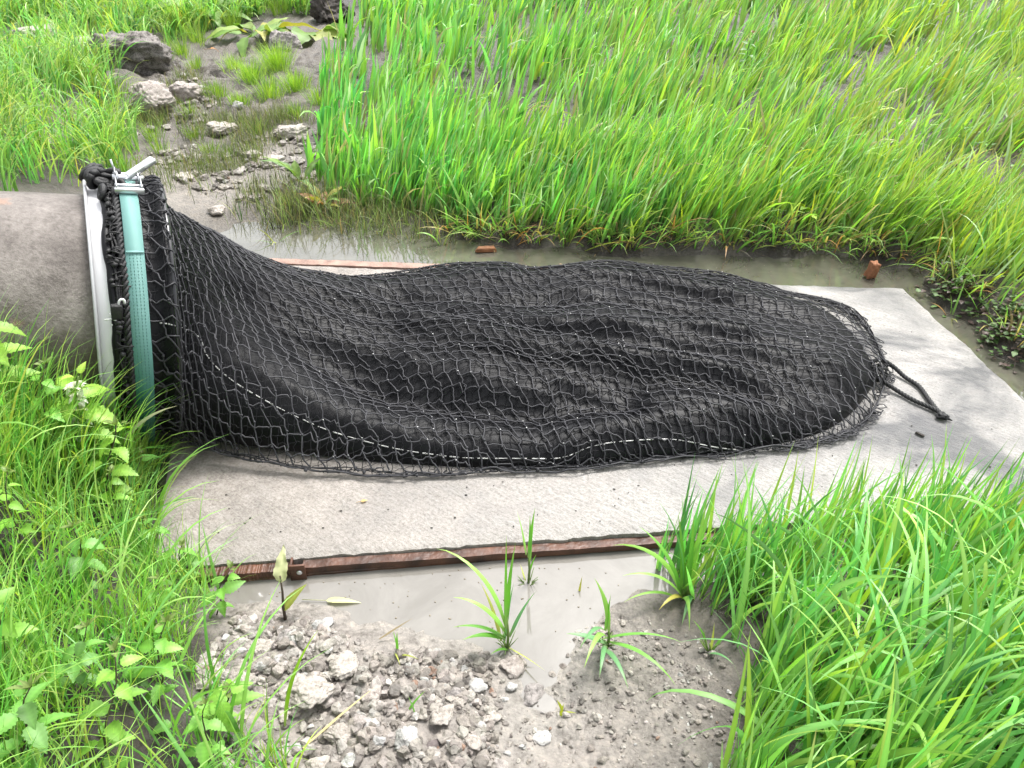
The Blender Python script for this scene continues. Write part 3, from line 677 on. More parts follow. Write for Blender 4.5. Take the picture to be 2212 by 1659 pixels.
mb = MB(); rr_ = random.Random(3)
for c in range(9):
    d = .056+.004*c + .010*fbm(an*5+c, 0*an+c, 15, 3); r = RR+.016+.016*np.abs(fbm(an*11+c*3, 0*an+c, 16, 3))+.006*rng.random()
    tube(mb, ringP(d, an, r), .0034+.0018*fbm(an*30, 0*an+c, 18, 2), 6)
V, F = ICO1
for c in range(110):
    a_ = rng.uniform(math.radians(-60), math.radians(200)); p = ringP(np.array(np.clip(.062+.010*rng.standard_normal(), .045, .082)), np.array(a_), np.array(RR+.024+.012*rng.random()))
    mb.add(V*rng.uniform(.005, .012, 3)+p, F)
for c in range(90):
    a_ = rng.uniform(math.radians(-60), math.radians(190)); da = rng.uniform(-.10, .10); q_ = np.linspace(0, 1, 6)
    tube(mb, ringP(.046+.05*q_+.006*np.sin(q_*6+c), a_+da*q_, RR+.022+.014*np.sin(q_*PI)+.004*rng.standard_normal(6)), .0026, 5)
# chunky bunched loops over the crown of the pipe
for c in range(22):
    a_ = math.radians(rng.uniform(78, 150)); ctr = ringP(np.array(.05+.02*rng.standard_normal()), np.array(a_), np.array(RR+.035+.012*rng.random()))
    th = np.linspace(0, 2*PI, 14); e1 = rng.standard_normal(3); e1 /= np.linalg.norm(e1); e2 = np.cross(e1, rng.standard_normal(3)); e2 /= np.linalg.norm(e2)
    r = rng.uniform(.014, .03); tube(mb, ctr + r*(np.cos(th)[:, None]*e1+.7*np.sin(th)[:, None]*e2), rng.uniform(.005, .011), 6)
mb.build('gathered_mouth', M['rope'], bag, origin=BO)
# vertical-ish short cords of mesh between hem and hoop already come from the outer net; white hook and clip on the hem
def mouth_pt(px, py, r):
    # nearest point of the mouth cylinder to a line of sight
    o = np.array([0, 0, CAM_H]); d = G(px, py, 0)-o; d /= np.linalg.norm(d)
    t = np.linspace(1.5, 4, 4000)[:, None]; P = o+d*t; v = P-RC; al = v @ ax; rad = np.linalg.norm(v-al[:, None]*ax, axis=1)
    k = np.argmax(rad < r); return P[k]
hk = mouth_pt(263, 655, RR+.045); th = np.linspace(-.2, PI+.5, 14)
mb = MB(); e1 = ax*.9+up_*.2; e1 /= np.linalg.norm(e1); tube(mb, hk + .008*np.cos(th)[:, None]*e1 + .012*np.sin(th)[:, None]*up_, .0035, 8)
o = mb.build('hook', M['hook'], bag, origin=BO); o['label'] = 'small white plastic hook on the gathered mouth'
mb = MB(); ck = mouth_pt(243, 682, RR+.03)
for k in range(4):
    c = ck + ax*rng.normal(0, .008)+up_*rng.normal(-.01*k, .004); tube(mb, np.array([c, c+ax*.02+up_*rng.normal(0, .006), c+ax*.03+nr_*.006]), .0024, 6)
o = mb.build('cable_tie', M['hook'], bag, origin=BO); o['label'] = 'cut white cable ties beside the hook'
mb = MB(); box(mb, ck+ax*.012-up_*(-.012), .03, .02, .045, np.stack([ax, nr_, up_], 1), bev=.004); mb.build('clip', M['rope'], bag, origin=BO)
# tail rope loop lying on the slab
def gpath(px, z): return np.array([G(a, b, c) for (a, b), c in zip(px, z)])
p1 = cat(gpath([(1880,782),(1905,778),(1930,792),(1956,815),(1985,834),(2006,862),(2024,885),(2040,900)], [.05, .045, .03, .014, .012, .012, .014, .02]), np.linspace(0, 1, 60))
p2 = cat(gpath([(1885,812),(1908,824),(1940,845),(1975,865),(2005,878),(2028,889),(2042,902)], [.04, .03, .014, .012, .012, .014, .02]), np.linspace(0, 1, 60))
mb = MB(); twist_rope(mb, p1, .0085, .04); twist_rope(mb, p2, .0085, .04)
tr = mb.build('tail_rope', M['rope'], bag, origin=BO)
mb = MB(); kc = G(2036, 898, .016); th = np.linspace(0, 4*PI, 40)
tube(mb, kc + np.stack([.013*np.cos(th)+.006*np.linspace(-1, 1, 40), .010*np.sin(th), .006*np.sin(th*1.5)], 1), .0065, 7)
tube(mb, np.array([kc, kc+[.018, -.01, -.006], kc+[.03, -.018, -.009]]), [.007, .005, .002], 7)
mb.build('knot', M['rope'], tr, origin=BO)
mb = MB(); tc_ = G(1902, 805, .035)
for c in range(14):
    th = np.linspace(0, 2*PI, 12); e1 = rng.standard_normal(3); e1 /= np.linalg.norm(e1); e2 = np.cross(e1, rng.standard_normal(3)); e2 /= np.linalg.norm(e2)
    r = rng.uniform(.01, .03); q_ = tc_ + rng.normal(0, .016, 3)*np.array([1, 1.5, .5]) + r*(np.cos(th)[:, None]*e1+np.sin(th)[:, None]*e2); q_[:, 2] = np.clip(q_[:, 2], .005, .07)
    tube(mb, q_, rng.uniform(.002, .004), 5)
mb.build('tail_gather', M['rope'], bag, origin=BO)

# ------------------------------------------------------------------ ratchet strap round the mouth
strap = empty('ratchet_strap', tuple(ringP(np.array(.11), np.array(-PI/2), np.array(RR))), 'teal webbing ratchet strap cinched round the black net at the pipe mouth', 'strap')
SO = np.array(strap.location)
SD, SR, SW = .112, RR+.034, .050
an = np.linspace(math.radians(-100), math.radians(262), 200)
dw = SD + .004*fbm(an*1.5, 0*an, 2, 2)
A = ringP(dw-SW/2, an, np.full(200, SR)); B = ringP(dw+SW/2, an, np.full(200, SR+.002)); A2 = ringP(dw-SW/2, an, np.full(200, SR+.003)); B2 = ringP(dw+SW/2, an, np.full(200, SR+.005)); Mi = ringP(dw, an, np.full(200, SR+.0043))
V = np.stack([A, A2, Mi, B2, B], 1).reshape(-1, 3); mb = MB(); mb.add(V, grid_faces(200, 5, True))
# doubled webbing under the ratchet with its sewn tail
an2 = np.linspace(math.radians(48), math.radians(84), 40); A = ringP(np.full(40, SD-SW/2+.001), an2, np.full(40, SR+.0065)); B = ringP(np.full(40, SD+SW/2-.001), an2, np.full(40, SR+.0065)); A0 = ringP(np.full(40, SD-SW/2+.001), an2, np.full(40, SR+.0095)); B0 = ringP(np.full(40, SD+SW/2-.001), an2, np.full(40, SR+.0095))
mb.add(np.stack([A, A0, B0, B], 1).reshape(-1, 3), [grid_faces(40, 4, True), np.array([[0, 1, 2, 3]])])
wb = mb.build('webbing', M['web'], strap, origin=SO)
mb = MB()
for off in (-.014, -.005, .005, .014):
    for a_ in np.arange(math.radians(-40), math.radians(80), .022): q_ = np.array([a_, a_+.006, a_+.011]); tube(mb, ringP(np.interp(q_, an, dw)+off, q_, np.full(3, SR+.0048)), .0009, 4)
mb.build('stitching', M['web_thread'], wb, origin=SO)
# ratchet: two side plates, cross bars, spindle, and the handle standing open to the upper right
ra = math.radians(84)
rc = ringP(np.array(SD+.004), np.array(ra), np.array(SR+.020))
rad = math.cos(ra)*nr_+math.sin(ra)*up_; tan = math.cos(ra+PI/2)*nr_+math.sin(ra+PI/2)*up_   # tan: away from the camera over the crown
Rr = np.stack([ax, tan, rad], 1)
mb = MB()
for s_ in (-1, 1):
    box(mb, rc+ax*s_*.034, .004, .115, .024, Rr, bev=.0015)
    box(mb, rc+ax*s_*.034+tan*.03+rad*.014, .0038, .04, .022, Rr, bev=.004)
for t_ in (-.054, -.03, .02, .052): 
    c = rc+tan*t_; tube(mb, np.array([c-ax*.038, c-ax*.01, c+ax*.01, c+ax*.038]), .0052, 10)
box(mb, rc-tan*.058-rad*.004, .082, .012, .016, Rr, bev=.003)
rat = mb.build('ratchet', M['steel'], strap, origin=SO)
mb = MB(); c = rc+tan*.012+rad*.006; tube(mb, np.array([c-ax*.042, c-ax*.02, c+ax*.02, c+ax*.044]), .009, 14)
V = []
for s_ in (-1, 1):
    th = np.linspace(0, 2*PI, 24, endpoint=False); rdd = np.where(np.arange(24) % 2, .019, .015)
    for e in (-.0018, .0018): V.append(c+ax*(s_*.029+e) + rdd[:, None]*(np.cos(th)[:, None]*tan+np.sin(th)[:, None]*rad))
for s_ in (0, 1):
    W = np.concatenate(V[2*s_:2*s_+2]); mb.add(W, [grid_faces(2, 24, True), np.array([list(range(24))]), np.array([list(range(47, 23, -1))])])
mb.build('spindle', M['steel'], rat, origin=SO)
hd = (ax*.72 + rad*.42 + tan*.35); hd /= np.linalg.norm(hd); hs_ = np.cross(hd, rad); hs_ /= np.linalg.norm(hs_); hu = np.cross(hs_, hd)
Rh = np.stack([hs_, hd, hu], 1); mb = MB(); hb = c + rad*.004
for s_ in (-1, 1): box(mb, hb+hd*.03+hs_*s_*.011, .004, .085, .014, Rh, bev=.001)
box(mb, hb+hd*.075, .030, .045, .016, Rh, bev=.005); box(mb, hb+hd*.03+hu*.006, .02, .06, .003, Rh, bev=.001)
mb.build('handle', M['steel'], rat, origin=SO)
mb = MB(); c = rc+tan*.05-ax*.03; tube(mb, np.array([c, c+rad*.02-ax*.006, c+rad*.045-ax*.012]), .003, 8); mb.build('spring_pawl', M['steel'], rat, origin=SO)
#@@PLANTS@@
# ------------------------------------------------------------------ grass: every blade a curved, folded strip, one mesh per stand
def blades(root, az, length, width, th0, bend, col, seg=6, fold=.25, twist=None, tipcol=None, basecol=None):
    n = len(root); k = np.arange(seg+1)/seg
    th = th0[:, None] + bend[:, None]*k[None, :]**1.6
    ca, sa = np.cos(az)[:, None], np.sin(az)[:, None]
    T = np.stack([np.sin(th)*ca, np.sin(th)*sa, np.cos(th)], -1)
    step = (length/seg)[:, None, None]
    P = np.concatenate([np.zeros((n, 1, 3)), np.cumsum(T[:, :-1]*step, 1)], 1) + root[:, None]
    side0 = np.stack([-sa[:, 0], ca[:, 0], 0*az], -1)
    nrm = np.stack([np.cos(th)*ca, np.cos(th)*sa, -np.sin(th)], -1)
    tw = (twist if twist is not None else np.zeros(n))[:, None]*(.5+.8*k)[None, :]
    side = side0[:, None]*np.cos(tw)[..., None] + nrm*np.sin(tw)[..., None]
    nn = np.cross(side, T)
    prof = np.where(k < .25, .55+.45*(k/.25), 1-((k-.25)/.75)**1.7); prof[-1] = .02
    hw = .5*width[:, None]*prof[None, :]
    Lf = P + side*hw[..., None] + nn*(hw*fold)[..., None]; Rt = P - side*hw[..., None] + nn*(hw*fold)[..., None]
    V = np.stack([Lf, P, Rt], 2)          # n, seg+1, 3, 3
    base = np.arange(n)[:, None]*((seg+1)*3)
    f = []
    for i in range(seg):
        for j in range(2): f.append([i*3+j, i*3+j+1, (i+1)*3+j+1, (i+1)*3+j])
    F = (base[:, None] + np.array(f)[None]).reshape(-1, 4)
    c = col[:, None, :]*np.ones((1, seg+1, 1))
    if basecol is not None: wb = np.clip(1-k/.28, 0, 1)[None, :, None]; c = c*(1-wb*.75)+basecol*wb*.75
    if tipcol is not None: wt = (np.clip((k-.72)/.28, 0, 1)[None, :, None])*tipcol[1][:, None, None]; c = c*(1-wt)+tipcol[0]*wt
    Cc = np.repeat(c[:, :, None, :], 3, 2); Cc[:, :, 1] *= 1.12
    return V.reshape(-1, 3), F, Cc.reshape(-1, 3)
def scatter(n, x0, x1, y0, y1, poly, dens=None, tuft=0, spread=.03, zmin=-.07, jit=70):
    if tuft:
        m = max(1, n//tuft); cx = rng.uniform(x0, x1, m); cy = rng.uniform(y0, y1, m)
        x = np.repeat(cx, tuft) + rng.normal(0, spread, m*tuft); y = np.repeat(cy, tuft) + rng.normal(0, spread, m*tuft); tid = np.repeat(np.arange(m), tuft)
    else: x = rng.uniform(x0, x1, n); y = rng.uniform(y0, y1, n); tid = np.arange(n)
    z = terrain(x, y); px, py = PX(np.stack([x, y, z], -1))
    px = px + jit*fbm(x*7, y*7, 123, 3); py = py + jit*.6*fbm(x*7, y*7, 133, 3)
    ok = np.zeros(len(x), bool)
    for p in poly: ok |= in_poly(px, py, np.array(p))
    if dens is not None: ok &= rng.random(len(x)) < dens(x, y, px, py)
    ok &= ~in_poly(x, y, SLP) & (z > zmin)
    d2 = np.stack([x, y, z], -1) - RC; al = d2 @ ax; ok &= ~((al < .3) & (np.linalg.norm(d2-al[:, None]*ax, axis=1) < RR+.02))
    return np.stack([x, y, z-.006], -1)[ok], tid[ok], px[ok], py[ok]
def mixcol(n, cols, wts, var=.18, cn=.05):
    k = rng.choice(len(cols), n, p=np.array(wts)/sum(wts)); c = np.array(cols)[k]
    return np.clip(c*(1+var*rng.standard_normal((n, 1))*.6 + cn*rng.standard_normal((n, 3))), .005, .9)
STRAW = np.array([.42, .33, .13]); RUST = np.array([.40, .16, .05])
def tuftvar(c, tid, a=.20):
    m = int(tid.max())+1 if len(tid) else 1; h1 = rng.normal(0, 1, m)[tid][:, None]; h2 = rng.normal(0, 1, m)[tid]
    c = c*np.clip(1+a*.7*h1, .5, 1.6); c[:, 0] *= np.clip(1+a*h2, .65, 1.5); c[:, 2] *= np.clip(1-a*.8*h2, .5, 1.2); return np.clip(c, .005, .85)
def stand(name, label, parts):
    mb = MB()
    for V, F, c in parts: mb.add(V, F, c*.85 + .15*c.max(1)[:, None]*np.array([.85, 1.18, .6]))
    return tag(mb.build(name, M['grass']), label, 'grass', kind='stuff')
def R(a, b, n): return rng.uniform(a, b, n)

# far bank: tall broad-leaved grass, leaning to the right
FAR = [[(700,430),(780,452),(900,470),(1000,497),(1150,508),(1300,512),(1500,514),(1700,508),(1900,528),(2040,580),(2140,645),(2260,740),(2600,1000),(5200,1000),(6000,-150),(780,-150),(800,20),(760,90),(705,170),(690,260),(690,340)]]
def far_dens(x, y, px, py):
    d = np.clip(.72+2.2*fbm(x*2.6, y*2.6, 77, 2), .10, 1)
    for a, b, r in ((1950,290,60),(2080,385,65),(1545,150,38),(1035,95,45),(1010,170,40),(1760,478,22)):
        d = d*(1-.92*np.exp(-((px-a)**2+(py-b)**2*1.6)/r**2))
    return np.where(py > 395, np.maximum(d, .55), d)
parts = []
def far_batch(n, y0, y1, x0, x1, lm, wm, seg, tuft):
    r, tid, px, py = scatter(n, x0, x1, y0, y1, FAR, far_dens, tuft, .035)
    k = len(r); taz = rng.normal(.15, .55, n)[tid]; azm = taz + rng.normal(0, .55, k)
    lean = np.clip(.12 + .00016*(px-700), .1, .42)
    ln = R(.24, .50, k)*lm*np.clip(.8+.5*fbm(r[:, 0]*1.5, r[:, 1]*1.5, 91, 2), .5, 1.2)
    th0 = np.abs(rng.normal(0, .16, k)) + lean*R(.4, 1.2, k); bend = np.abs(rng.normal(.30, .30, k)); drp = rng.random(k) < .14; bend[drp] += R(.8, 1.9, drp.sum())
    bl = np.clip((px-700)/1500, 0, 1)[:, None]
    c = mixcol(k, [(.17, .41, .09), (.24, .49, .08), (.32, .55, .08), (.11, .28, .06)], [3, 4, 2.6, 1.2]); c = c*(1-.0*bl); c[:, 0] *= (.80+.55*bl[:, 0]); c[:, 2] *= (1.0-.35*bl[:, 0])
    c = tuftvar(c, tid, .17); dd_ = rng.random(k) < .05; c[dd_] = np.array([.42, .36, .16])*R(.6, 1.2, dd_.sum())[:, None]; ps = rng.random(k) < .06; c[ps] = np.array([.42, .58, .30])
    tip = (STRAW, (rng.random(k) < .14)*R(.3, 1, k))
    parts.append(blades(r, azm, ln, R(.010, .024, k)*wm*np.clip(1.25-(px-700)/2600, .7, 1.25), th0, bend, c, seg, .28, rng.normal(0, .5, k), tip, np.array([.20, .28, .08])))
far_batch(13000, 3.0, 4.6, -1.2, 4.2, 1.0, 1.0, 6, 6)
far_batch(9500, 4.6, 6.8, -1.6, 5.8, 1.1, 1.25, 5, 6)
far_batch(14000, 6.8, 11.0, -2.2, 9, 1.2, 1.8, 4, 5)
far_batch(3600, 1.2, 3.6, 1.9, 4.4, .8, .8, 6, 5)
far_batch(9000, 3.2, 4.4, -1.1, 2.4, .8, .95, 6, 7)
far_batch(7000, 3.2, 4.4, -1.1, 2.4, .45, .8, 5, 7)
# yellowing and dead lower blades hanging over the bank edge
EDGE = [[(860,450),(1000,488),(1150,500),(1300,505),(1500,505),(1700,500),(1900,520),(2040,570),(2140,640),(2260,720),(2260,810),(2110,680),(2020,615),(1900,562),(1700,542),(1500,545),(1300,541),(1150,532),(1000,512),(860,480)]]
r, tid, px, py = scatter(36000, -.8, 3, 2.2, 4.0, EDGE, None, 3, .02, -.05, 14); k = len(r)
c = mixcol(k, [(.30, .42, .08), (.42, .34, .10), (.40, .19, .06), (.16, .36, .06), (.10, .075, .04)], [3, 1.2, .9, 4, 2.5])
keep = rng.random(k) < .55; r = r[keep]; c = c[keep]; k = len(r)
parts.append(blades(r, rng.normal(-1.2, 1.1, k), R(.07, .30, k)*np.where(rng.random(k) < .25, 1.35, 1), R(.004, .0125, k), R(.3, 1.0, k), R(.3, 1.6, k), c, 5, .3, rng.normal(0, .6, k), (RUST, (rng.random(k) < .4)*R(.3, 1, k))))
stand('grass', 'tall bright green grass leaning right on the far bank', parts)
# dead straw mat under the far grass and on the bank faces
r, tid, px, py = scatter(9000, -1, 4, 2.2, 4.6, FAR+EDGE, None, 0); k = len(r)
mbs = MB(); V, F, cc = blades(r+np.array([0, 0, .012]), R(0, 6.28, k), R(.04, .15, k), R(.0015, .004, k), R(1.2, 1.6, k), R(-.2, .4, k), mixcol(k, [(.22, .17, .08), (.12, .09, .045), (.36, .28, .13)], [3, 3, 1]), 3, .2)
mbs.add(V, F, cc); tag(mbs.build('straw_litter', M['straw']), 'dead straw littering the dark soil of the bank edge', 'straw', kind='stuff')

# left bank behind the pipe: fine arching grass
LB = [[(-600,-100),(-600,560),(-60,520),(60,440),(170,412),(225,392),(258,360),(300,300),(300,262),(215,250),(270,215),(240,160),(350,60),(420,-20),(400,-150)],[(330,-150),(330,60),(380,90),(450,70),(560,20),(700,20),(700,-150)]]
def lb_d(x, y, px, py):
    d = np.clip(.7+1.3*fbm(x*3, y*3, 78, 2), .1, 1)
    for a, b, r in ((60,90,70),(180,95,55),(240,270,30),(270,130,70)): d = d*(1-.9*np.exp(-((px-a)**2+(py-b)**2*1.4)/r**2))
    return d
parts = []
r, tid, px, py = scatter(95000, -6.5, .4, 2.4, 11.5, LB, lb_d, 12, .03); k = len(r); taz = rng.normal(-.6, 1.1, 110000)[tid]
parts.append(blades(r, taz+rng.normal(0, .7, k), R(.18, .46, k), R(.0045, .0105, k)*np.clip(r[:, 1]/4, 1, 2.2), np.abs(rng.normal(.12, .25, k)), R(.7, 2.3, k), tuftvar(mixcol(k, [(.19, .39, .07), (.28, .48, .09), (.09, .22, .035), (.34, .44, .12)], [3, 3, 2, 1]), tid), 6, .3, rng.normal(0, .4, k), (STRAW, (rng.random(k) < .15)*R(.3, 1, k))))
stand('grass', 'fine arching grass on the left bank behind the pipe', parts)

# bright short tufts in the mud: clumps whose blades splay outwards
parts = []
for a, b, nb, rad_, hgt, bright in ((600,150,420,.13,.26,1),(545,175,330,.12,.22,1),(640,195,300,.12,.20,.95),(585,210,300,.14,.17,.9),(505,150,200,.12,.15,.85),(470,205,190,.12,.14,.75),(520,225,160,.10,.13,.75),(395,120,170,.09,.22,.8),(425,150,120,.08,.16,.75),(640,250,160,.12,.12,.7),(300,250,90,.08,.22,.6),(255,215,120,.1,.24,.7),(360,130,120,.1,.2,.7),(500,60,160,.12,.26,.6),(600,30,160,.14,.26,.55),(380,70,200,.14,.28,.8),(430,95,160,.12,.24,.75),(560,290,70,.08,.14,.6),(490,340,70,.07,.12,.5),(420,300,70,.07,.12,.55),(330,300,80,.07,.18,.7),(240,330,120,.09,.2,.9),(210,290,120,.09,.22,.9),(265,370,110,.08,.16,.8),(690,225,130,.08,.20,.85),(345,330,60,.07,.16,.7),(455,330,60,.06,.12,.65),(410,250,60,.05,.16,.8)):
    p0 = hit(a, b); d = rad_*np.sqrt(rng.random(nb))*R(.3, 1.15, nb); t_ = R(0, 6.28, nb); x = p0[0]+d*np.cos(t_); y = p0[1]+d*np.sin(t_)
    r = np.stack([x, y, terrain(x, y)-.005], -1); k = nb
    parts.append(blades(r, t_+rng.normal(0, .5, k), hgt*R(.5, 1.1, k), R(.0025, .005, k), .15+.55*d/rad_*R(.4, 1, k), R(.1, .9, k), mixcol(k, [(.28, .46, .045), (.36, .52, .06), (.15, .30, .04)], [3, 2, 2])*bright, 5, .3, rng.normal(0, .4, k), (STRAW, (rng.random(k) < .15)*R(.3, 1, k))))
stand('grass', 'short yellow-green tufts growing in the mud behind the pipe', parts)
# orange-brown moss and dead grass where the pipe leaves the bank
MO = [[(-120,420),(20,425),(50,480),(60,560),(40,650),(-120,660)]]
r, tid, px, py = scatter(9000, -2.6, -1.4, 1.5, 3.2, MO, None, 0, 0, -.05, 20); k = len(r)
stand('grass', 'orange-brown moss and dead grass where the pipe leaves the bank', [blades(r, R(0, 6.28, k), R(.02, .08, k), R(.002, .005, k), R(.1, 1.2, k), R(0, 1.2, k), mixcol(k, [(.30, .17, .03), (.36, .26, .05), (.14, .09, .03), (.16, .22, .04)], [3, 2, 2, 1.3]), 3, .3)])

# thin olive shoots in the wet mud
TH = [[(380,330),(300,360),(350,420),(470,500),(560,510),(640,470),(720,480),(820,510),(880,500),(760,440),(690,400),(690,270),(620,250),(480,260),(420,240)],[(220,130),(350,60),(480,80),(430,180),(480,240),(300,290)]]
parts = []
r, tid, px, py = scatter(80000, -2.8, .2, 2.7, 7.0, TH, lambda x, y, px, py: np.clip(.25+1.6*fbm(x*3.5, y*3.5, 79, 2), .02, 1), 5, .03, -.06); k = len(r)
parts.append(blades(r, R(0, 6.28, k), R(.04, .17, k), R(.002, .0045, k), np.abs(rng.normal(0, .35, k)), R(0, 1.2, k), mixcol(k, [(.13, .16, .05), (.20, .26, .07), (.28, .24, .10), (.07, .08, .035)], [3, 2, 1, 2]), 4, .3, rng.normal(0, .4, k), (RUST, (rng.random(k) < .2)*R(.3, 1, k))))
SW = [[(560,480),(700,410),(860,450),(1010,500),(990,545),(820,535),(700,530),(560,520)]]
r, tid, px, py = scatter(9000, -1.6, .2, 2.9, 4.6, SW, None, 7, .03, -.2, 30); k = len(r)
parts.append(blades(r, R(0, 6.28, k), R(.08, .26, k), R(.002, .006, k), np.abs(rng.normal(0, .4, k)), R(.1, 1.6, k), mixcol(k, [(.13, .16, .05), (.22, .32, .07), (.30, .24, .10), (.06, .07, .03)], [3, 2, 1.2, 2]), 5, .3, rng.normal(0, .4, k), (RUST, (rng.random(k) < .2)*R(.3, 1, k))))
stand('grass', 'sparse thin olive shoots standing in the wet mud', parts)

# near left bank: fine tangled grass
NL = [[(-700,640),(0,690),(60,820),(150,880),(215,880),(300,965),(345,1010),(360,1060),(380,1110),(430,1200),(480,1250),(460,1330),(430,1400),(470,1450),(520,1560),(640,1690),(640,1950),(-900,1950)]]
def nl_d(x, y, px, py):
    return np.clip(.75+1.2*fbm(x*4, y*4, 80, 2), .15, 1)
parts = []
r, tid, px, py = scatter(44000, -2.6, -.1, .45, 2.6, NL, nl_d, 9, .025, -.06); k = len(r); taz = rng.normal(.3, 1.3, 50000)[tid]
hh = np.clip((1150-px)/900, .35, 1)
parts.append(blades(r, taz+rng.normal(0, .8, k), R(.09, .30, k)*np.clip(hh, .5, 1), R(.002, .0052, k), np.abs(rng.normal(.15, .3, k)), R(.2, 1.7, k), tuftvar(mixcol(k, [(.20, .43, .065), (.29, .51, .075), (.10, .25, .03), (.33, .52, .09)], [3, 3, 1.6, 1.4]), tid), 6, .3, rng.normal(0, .5, k), (STRAW, (rng.random(k) < .08)*R(.3, 1, k))))
r, tid, px, py = scatter(1500, -2.4, -.2, .45, 2.4, NL, None, 3, .02, -.06); k = len(r)
parts.append(blades(r, rng.normal(.4, 1.2, k), R(.2, .42, k), R(.005, .0095, k), np.abs(rng.normal(.25, .25, k)), R(.5, 2.0, k), mixcol(k, [(.22, .45, .07), (.14, .36, .06), (.34, .52, .14)], [3, 2, 1]), 8, .25, rng.normal(0, .6, k)))
LP = [[(-300,880),(0,900),(90,930),(170,950),(235,960),(300,990),(330,1060),(240,1075),(0,1060),(-300,1060)]]
r, tid, px, py = scatter(11000, -2.6, -.9, 1.3, 2.0, LP, None, 5, .02, -.05, 30); k = len(r)
parts.append(blades(r, rng.normal(.3, 1., k), R(.18, .46, k), R(.003, .008, k), np.abs(rng.normal(.12, .2, k)), R(.2, 1.5, k), tuftvar(mixcol(k, [(.20, .43, .065), (.29, .51, .075), (.10, .25, .03), (.36, .52, .10)], [3, 3, 1.6, 1.6]), tid), 7, .3, rng.normal(0, .5, k)))
stand('grass', 'tangled fine grass on the near left bank around the nettles', parts)

# near right: broad arching blades
NR = [[(1430,1215),(1560,1180),(1800,1165),(2212,1128),(2700,1090),(3200,1900),(1500,1950),(1560,1690),(1600,1560),(1560,1480),(1640,1420),(1600,1350),(1470,1290)]]
def nr_d(x, y, px, py): return np.clip(.7+1.3*fbm(x*3.4, y*3.4, 82, 2), .1, 1)
parts = []
r, tid, px, py = scatter(8200, .2, 3.2, .5, 2.1, NR, nr_d, 6, .03, -.1); k = len(r); taz = rng.normal(.25, .7, 11000)[tid]
drp = rng.random(k) < .22; bend = np.abs(rng.normal(.35, .3, k)); bend[drp] += R(.8, 1.8, drp.sum())
sh = np.clip((py-1080)/330, .42, 1)
ln = R(.18, .46, k)*np.clip(sh, .6, 1); wd = R(.006, .0165, k)*np.clip(sh+.1, .75, 1.1)
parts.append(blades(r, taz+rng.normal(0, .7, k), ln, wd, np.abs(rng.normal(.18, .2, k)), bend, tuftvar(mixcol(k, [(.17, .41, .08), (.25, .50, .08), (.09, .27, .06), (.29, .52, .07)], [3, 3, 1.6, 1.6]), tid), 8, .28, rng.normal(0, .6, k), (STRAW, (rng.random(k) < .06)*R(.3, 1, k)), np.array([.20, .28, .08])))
r, tid, px, py = scatter(9000, .2, 3.0, .5, 2.0, NR, nr_d, 8, .03, -.1); k = len(r); sh = np.clip((py-1080)/330, .4, 1)
parts.append(blades(r, rng.normal(.3, 1.2, k), R(.12, .30, k)*sh, R(.002, .005, k), np.abs(rng.normal(.15, .25, k)), R(.1, 1.0, k), mixcol(k, [(.13, .34, .04), (.22, .45, .05), (.06, .17, .03)], [3, 2, 2]), 5, .3, rng.normal(0, .4, k)))
NT = [[(1400,1235),(1560,1195),(1800,1180),(2212,1140),(2700,1100),(2700,1240),(2212,1260),(1800,1280),(1500,1300)]]
r, tid, px, py = scatter(3300, .2, 3.0, 1.2, 2.0, NT, None, 5, .025, -.1, 20); k = len(r)
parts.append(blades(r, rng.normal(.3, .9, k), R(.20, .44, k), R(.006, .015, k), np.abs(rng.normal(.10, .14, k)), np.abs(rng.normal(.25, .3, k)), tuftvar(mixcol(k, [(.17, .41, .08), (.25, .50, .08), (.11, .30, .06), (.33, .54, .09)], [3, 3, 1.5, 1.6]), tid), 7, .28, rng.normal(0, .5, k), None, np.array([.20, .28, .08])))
BIG = [[(1560,1330),(1900,1280),(2300,1250),(2400,1800),(1600,1750),(1600,1560)]]
r, tid, px, py = scatter(900, .3, 2.2, .55, 1.6, BIG, None, 2, .02, -.1, 20); k = len(r)
parts.append(blades(r, rng.normal(1.2, 1.6, k), R(.30, .52, k), R(.011, .020, k), np.abs(rng.normal(.15, .2, k)), R(.9, 2.5, k), tuftvar(mixcol(k, [(.20, .46, .10), (.29, .54, .11), (.17, .41, .11)], [3, 2, 2]), tid), 10, .22, rng.normal(0, .8, k)))
stand('grass', 'broad arching grass in the near right corner', parts)

# ------------------------------------------------------------------ leaves
def leaf(L, W, rows=13, serr=.16, fold=.25, droop=.5, wavy=0, shape=1.0, seed=0):
    t = np.linspace(0, 1, rows); w_ = np.sin(PI*np.clip(t, 0, 1)**(.62*shape))**.85*(1-.25*t)
    w_ = w_*(1+serr*np.where(np.arange(rows) % 2, 1, -1)); w_[0] = .05; w_[-1] = .01
    y = L*np.sin(droop*t)/max(droop, 1e-3); z = -L*(1-np.cos(droop*t))/max(droop, 1e-3)
    V = []
    for s in (-1, -.5, 0, .5, 1):
        x = s*W*.5*w_; zz = z+abs(s)*fold*W*.5*w_ + (wavy*W*np.sin(t*17+s*3+seed)*abs(s) if wavy else 0)
        V.append(np.stack([x, y - (abs(s)*serr*L*.12), zz], 1))
    return np.stack(V, 1).reshape(-1, 3), grid_faces(rows, 5)
def place(V, p, az, pitch, roll=0):
    cr, sr = math.cos(roll), math.sin(roll); Rr_ = np.array([[cr, 0, sr], [0, 1, 0], [-sr, 0, cr]])
    c, s = math.cos(pitch), math.sin(pitch); Rx = np.array([[1, 0, 0], [0, c, -s], [0, s, c]])
    a = az-PI/2; c, s = math.cos(a), math.sin(a); Rz = np.array([[c, -s, 0], [s, c, 0], [0, 0, 1]])
    return V @ (Rz @ Rx @ Rr_).T + p
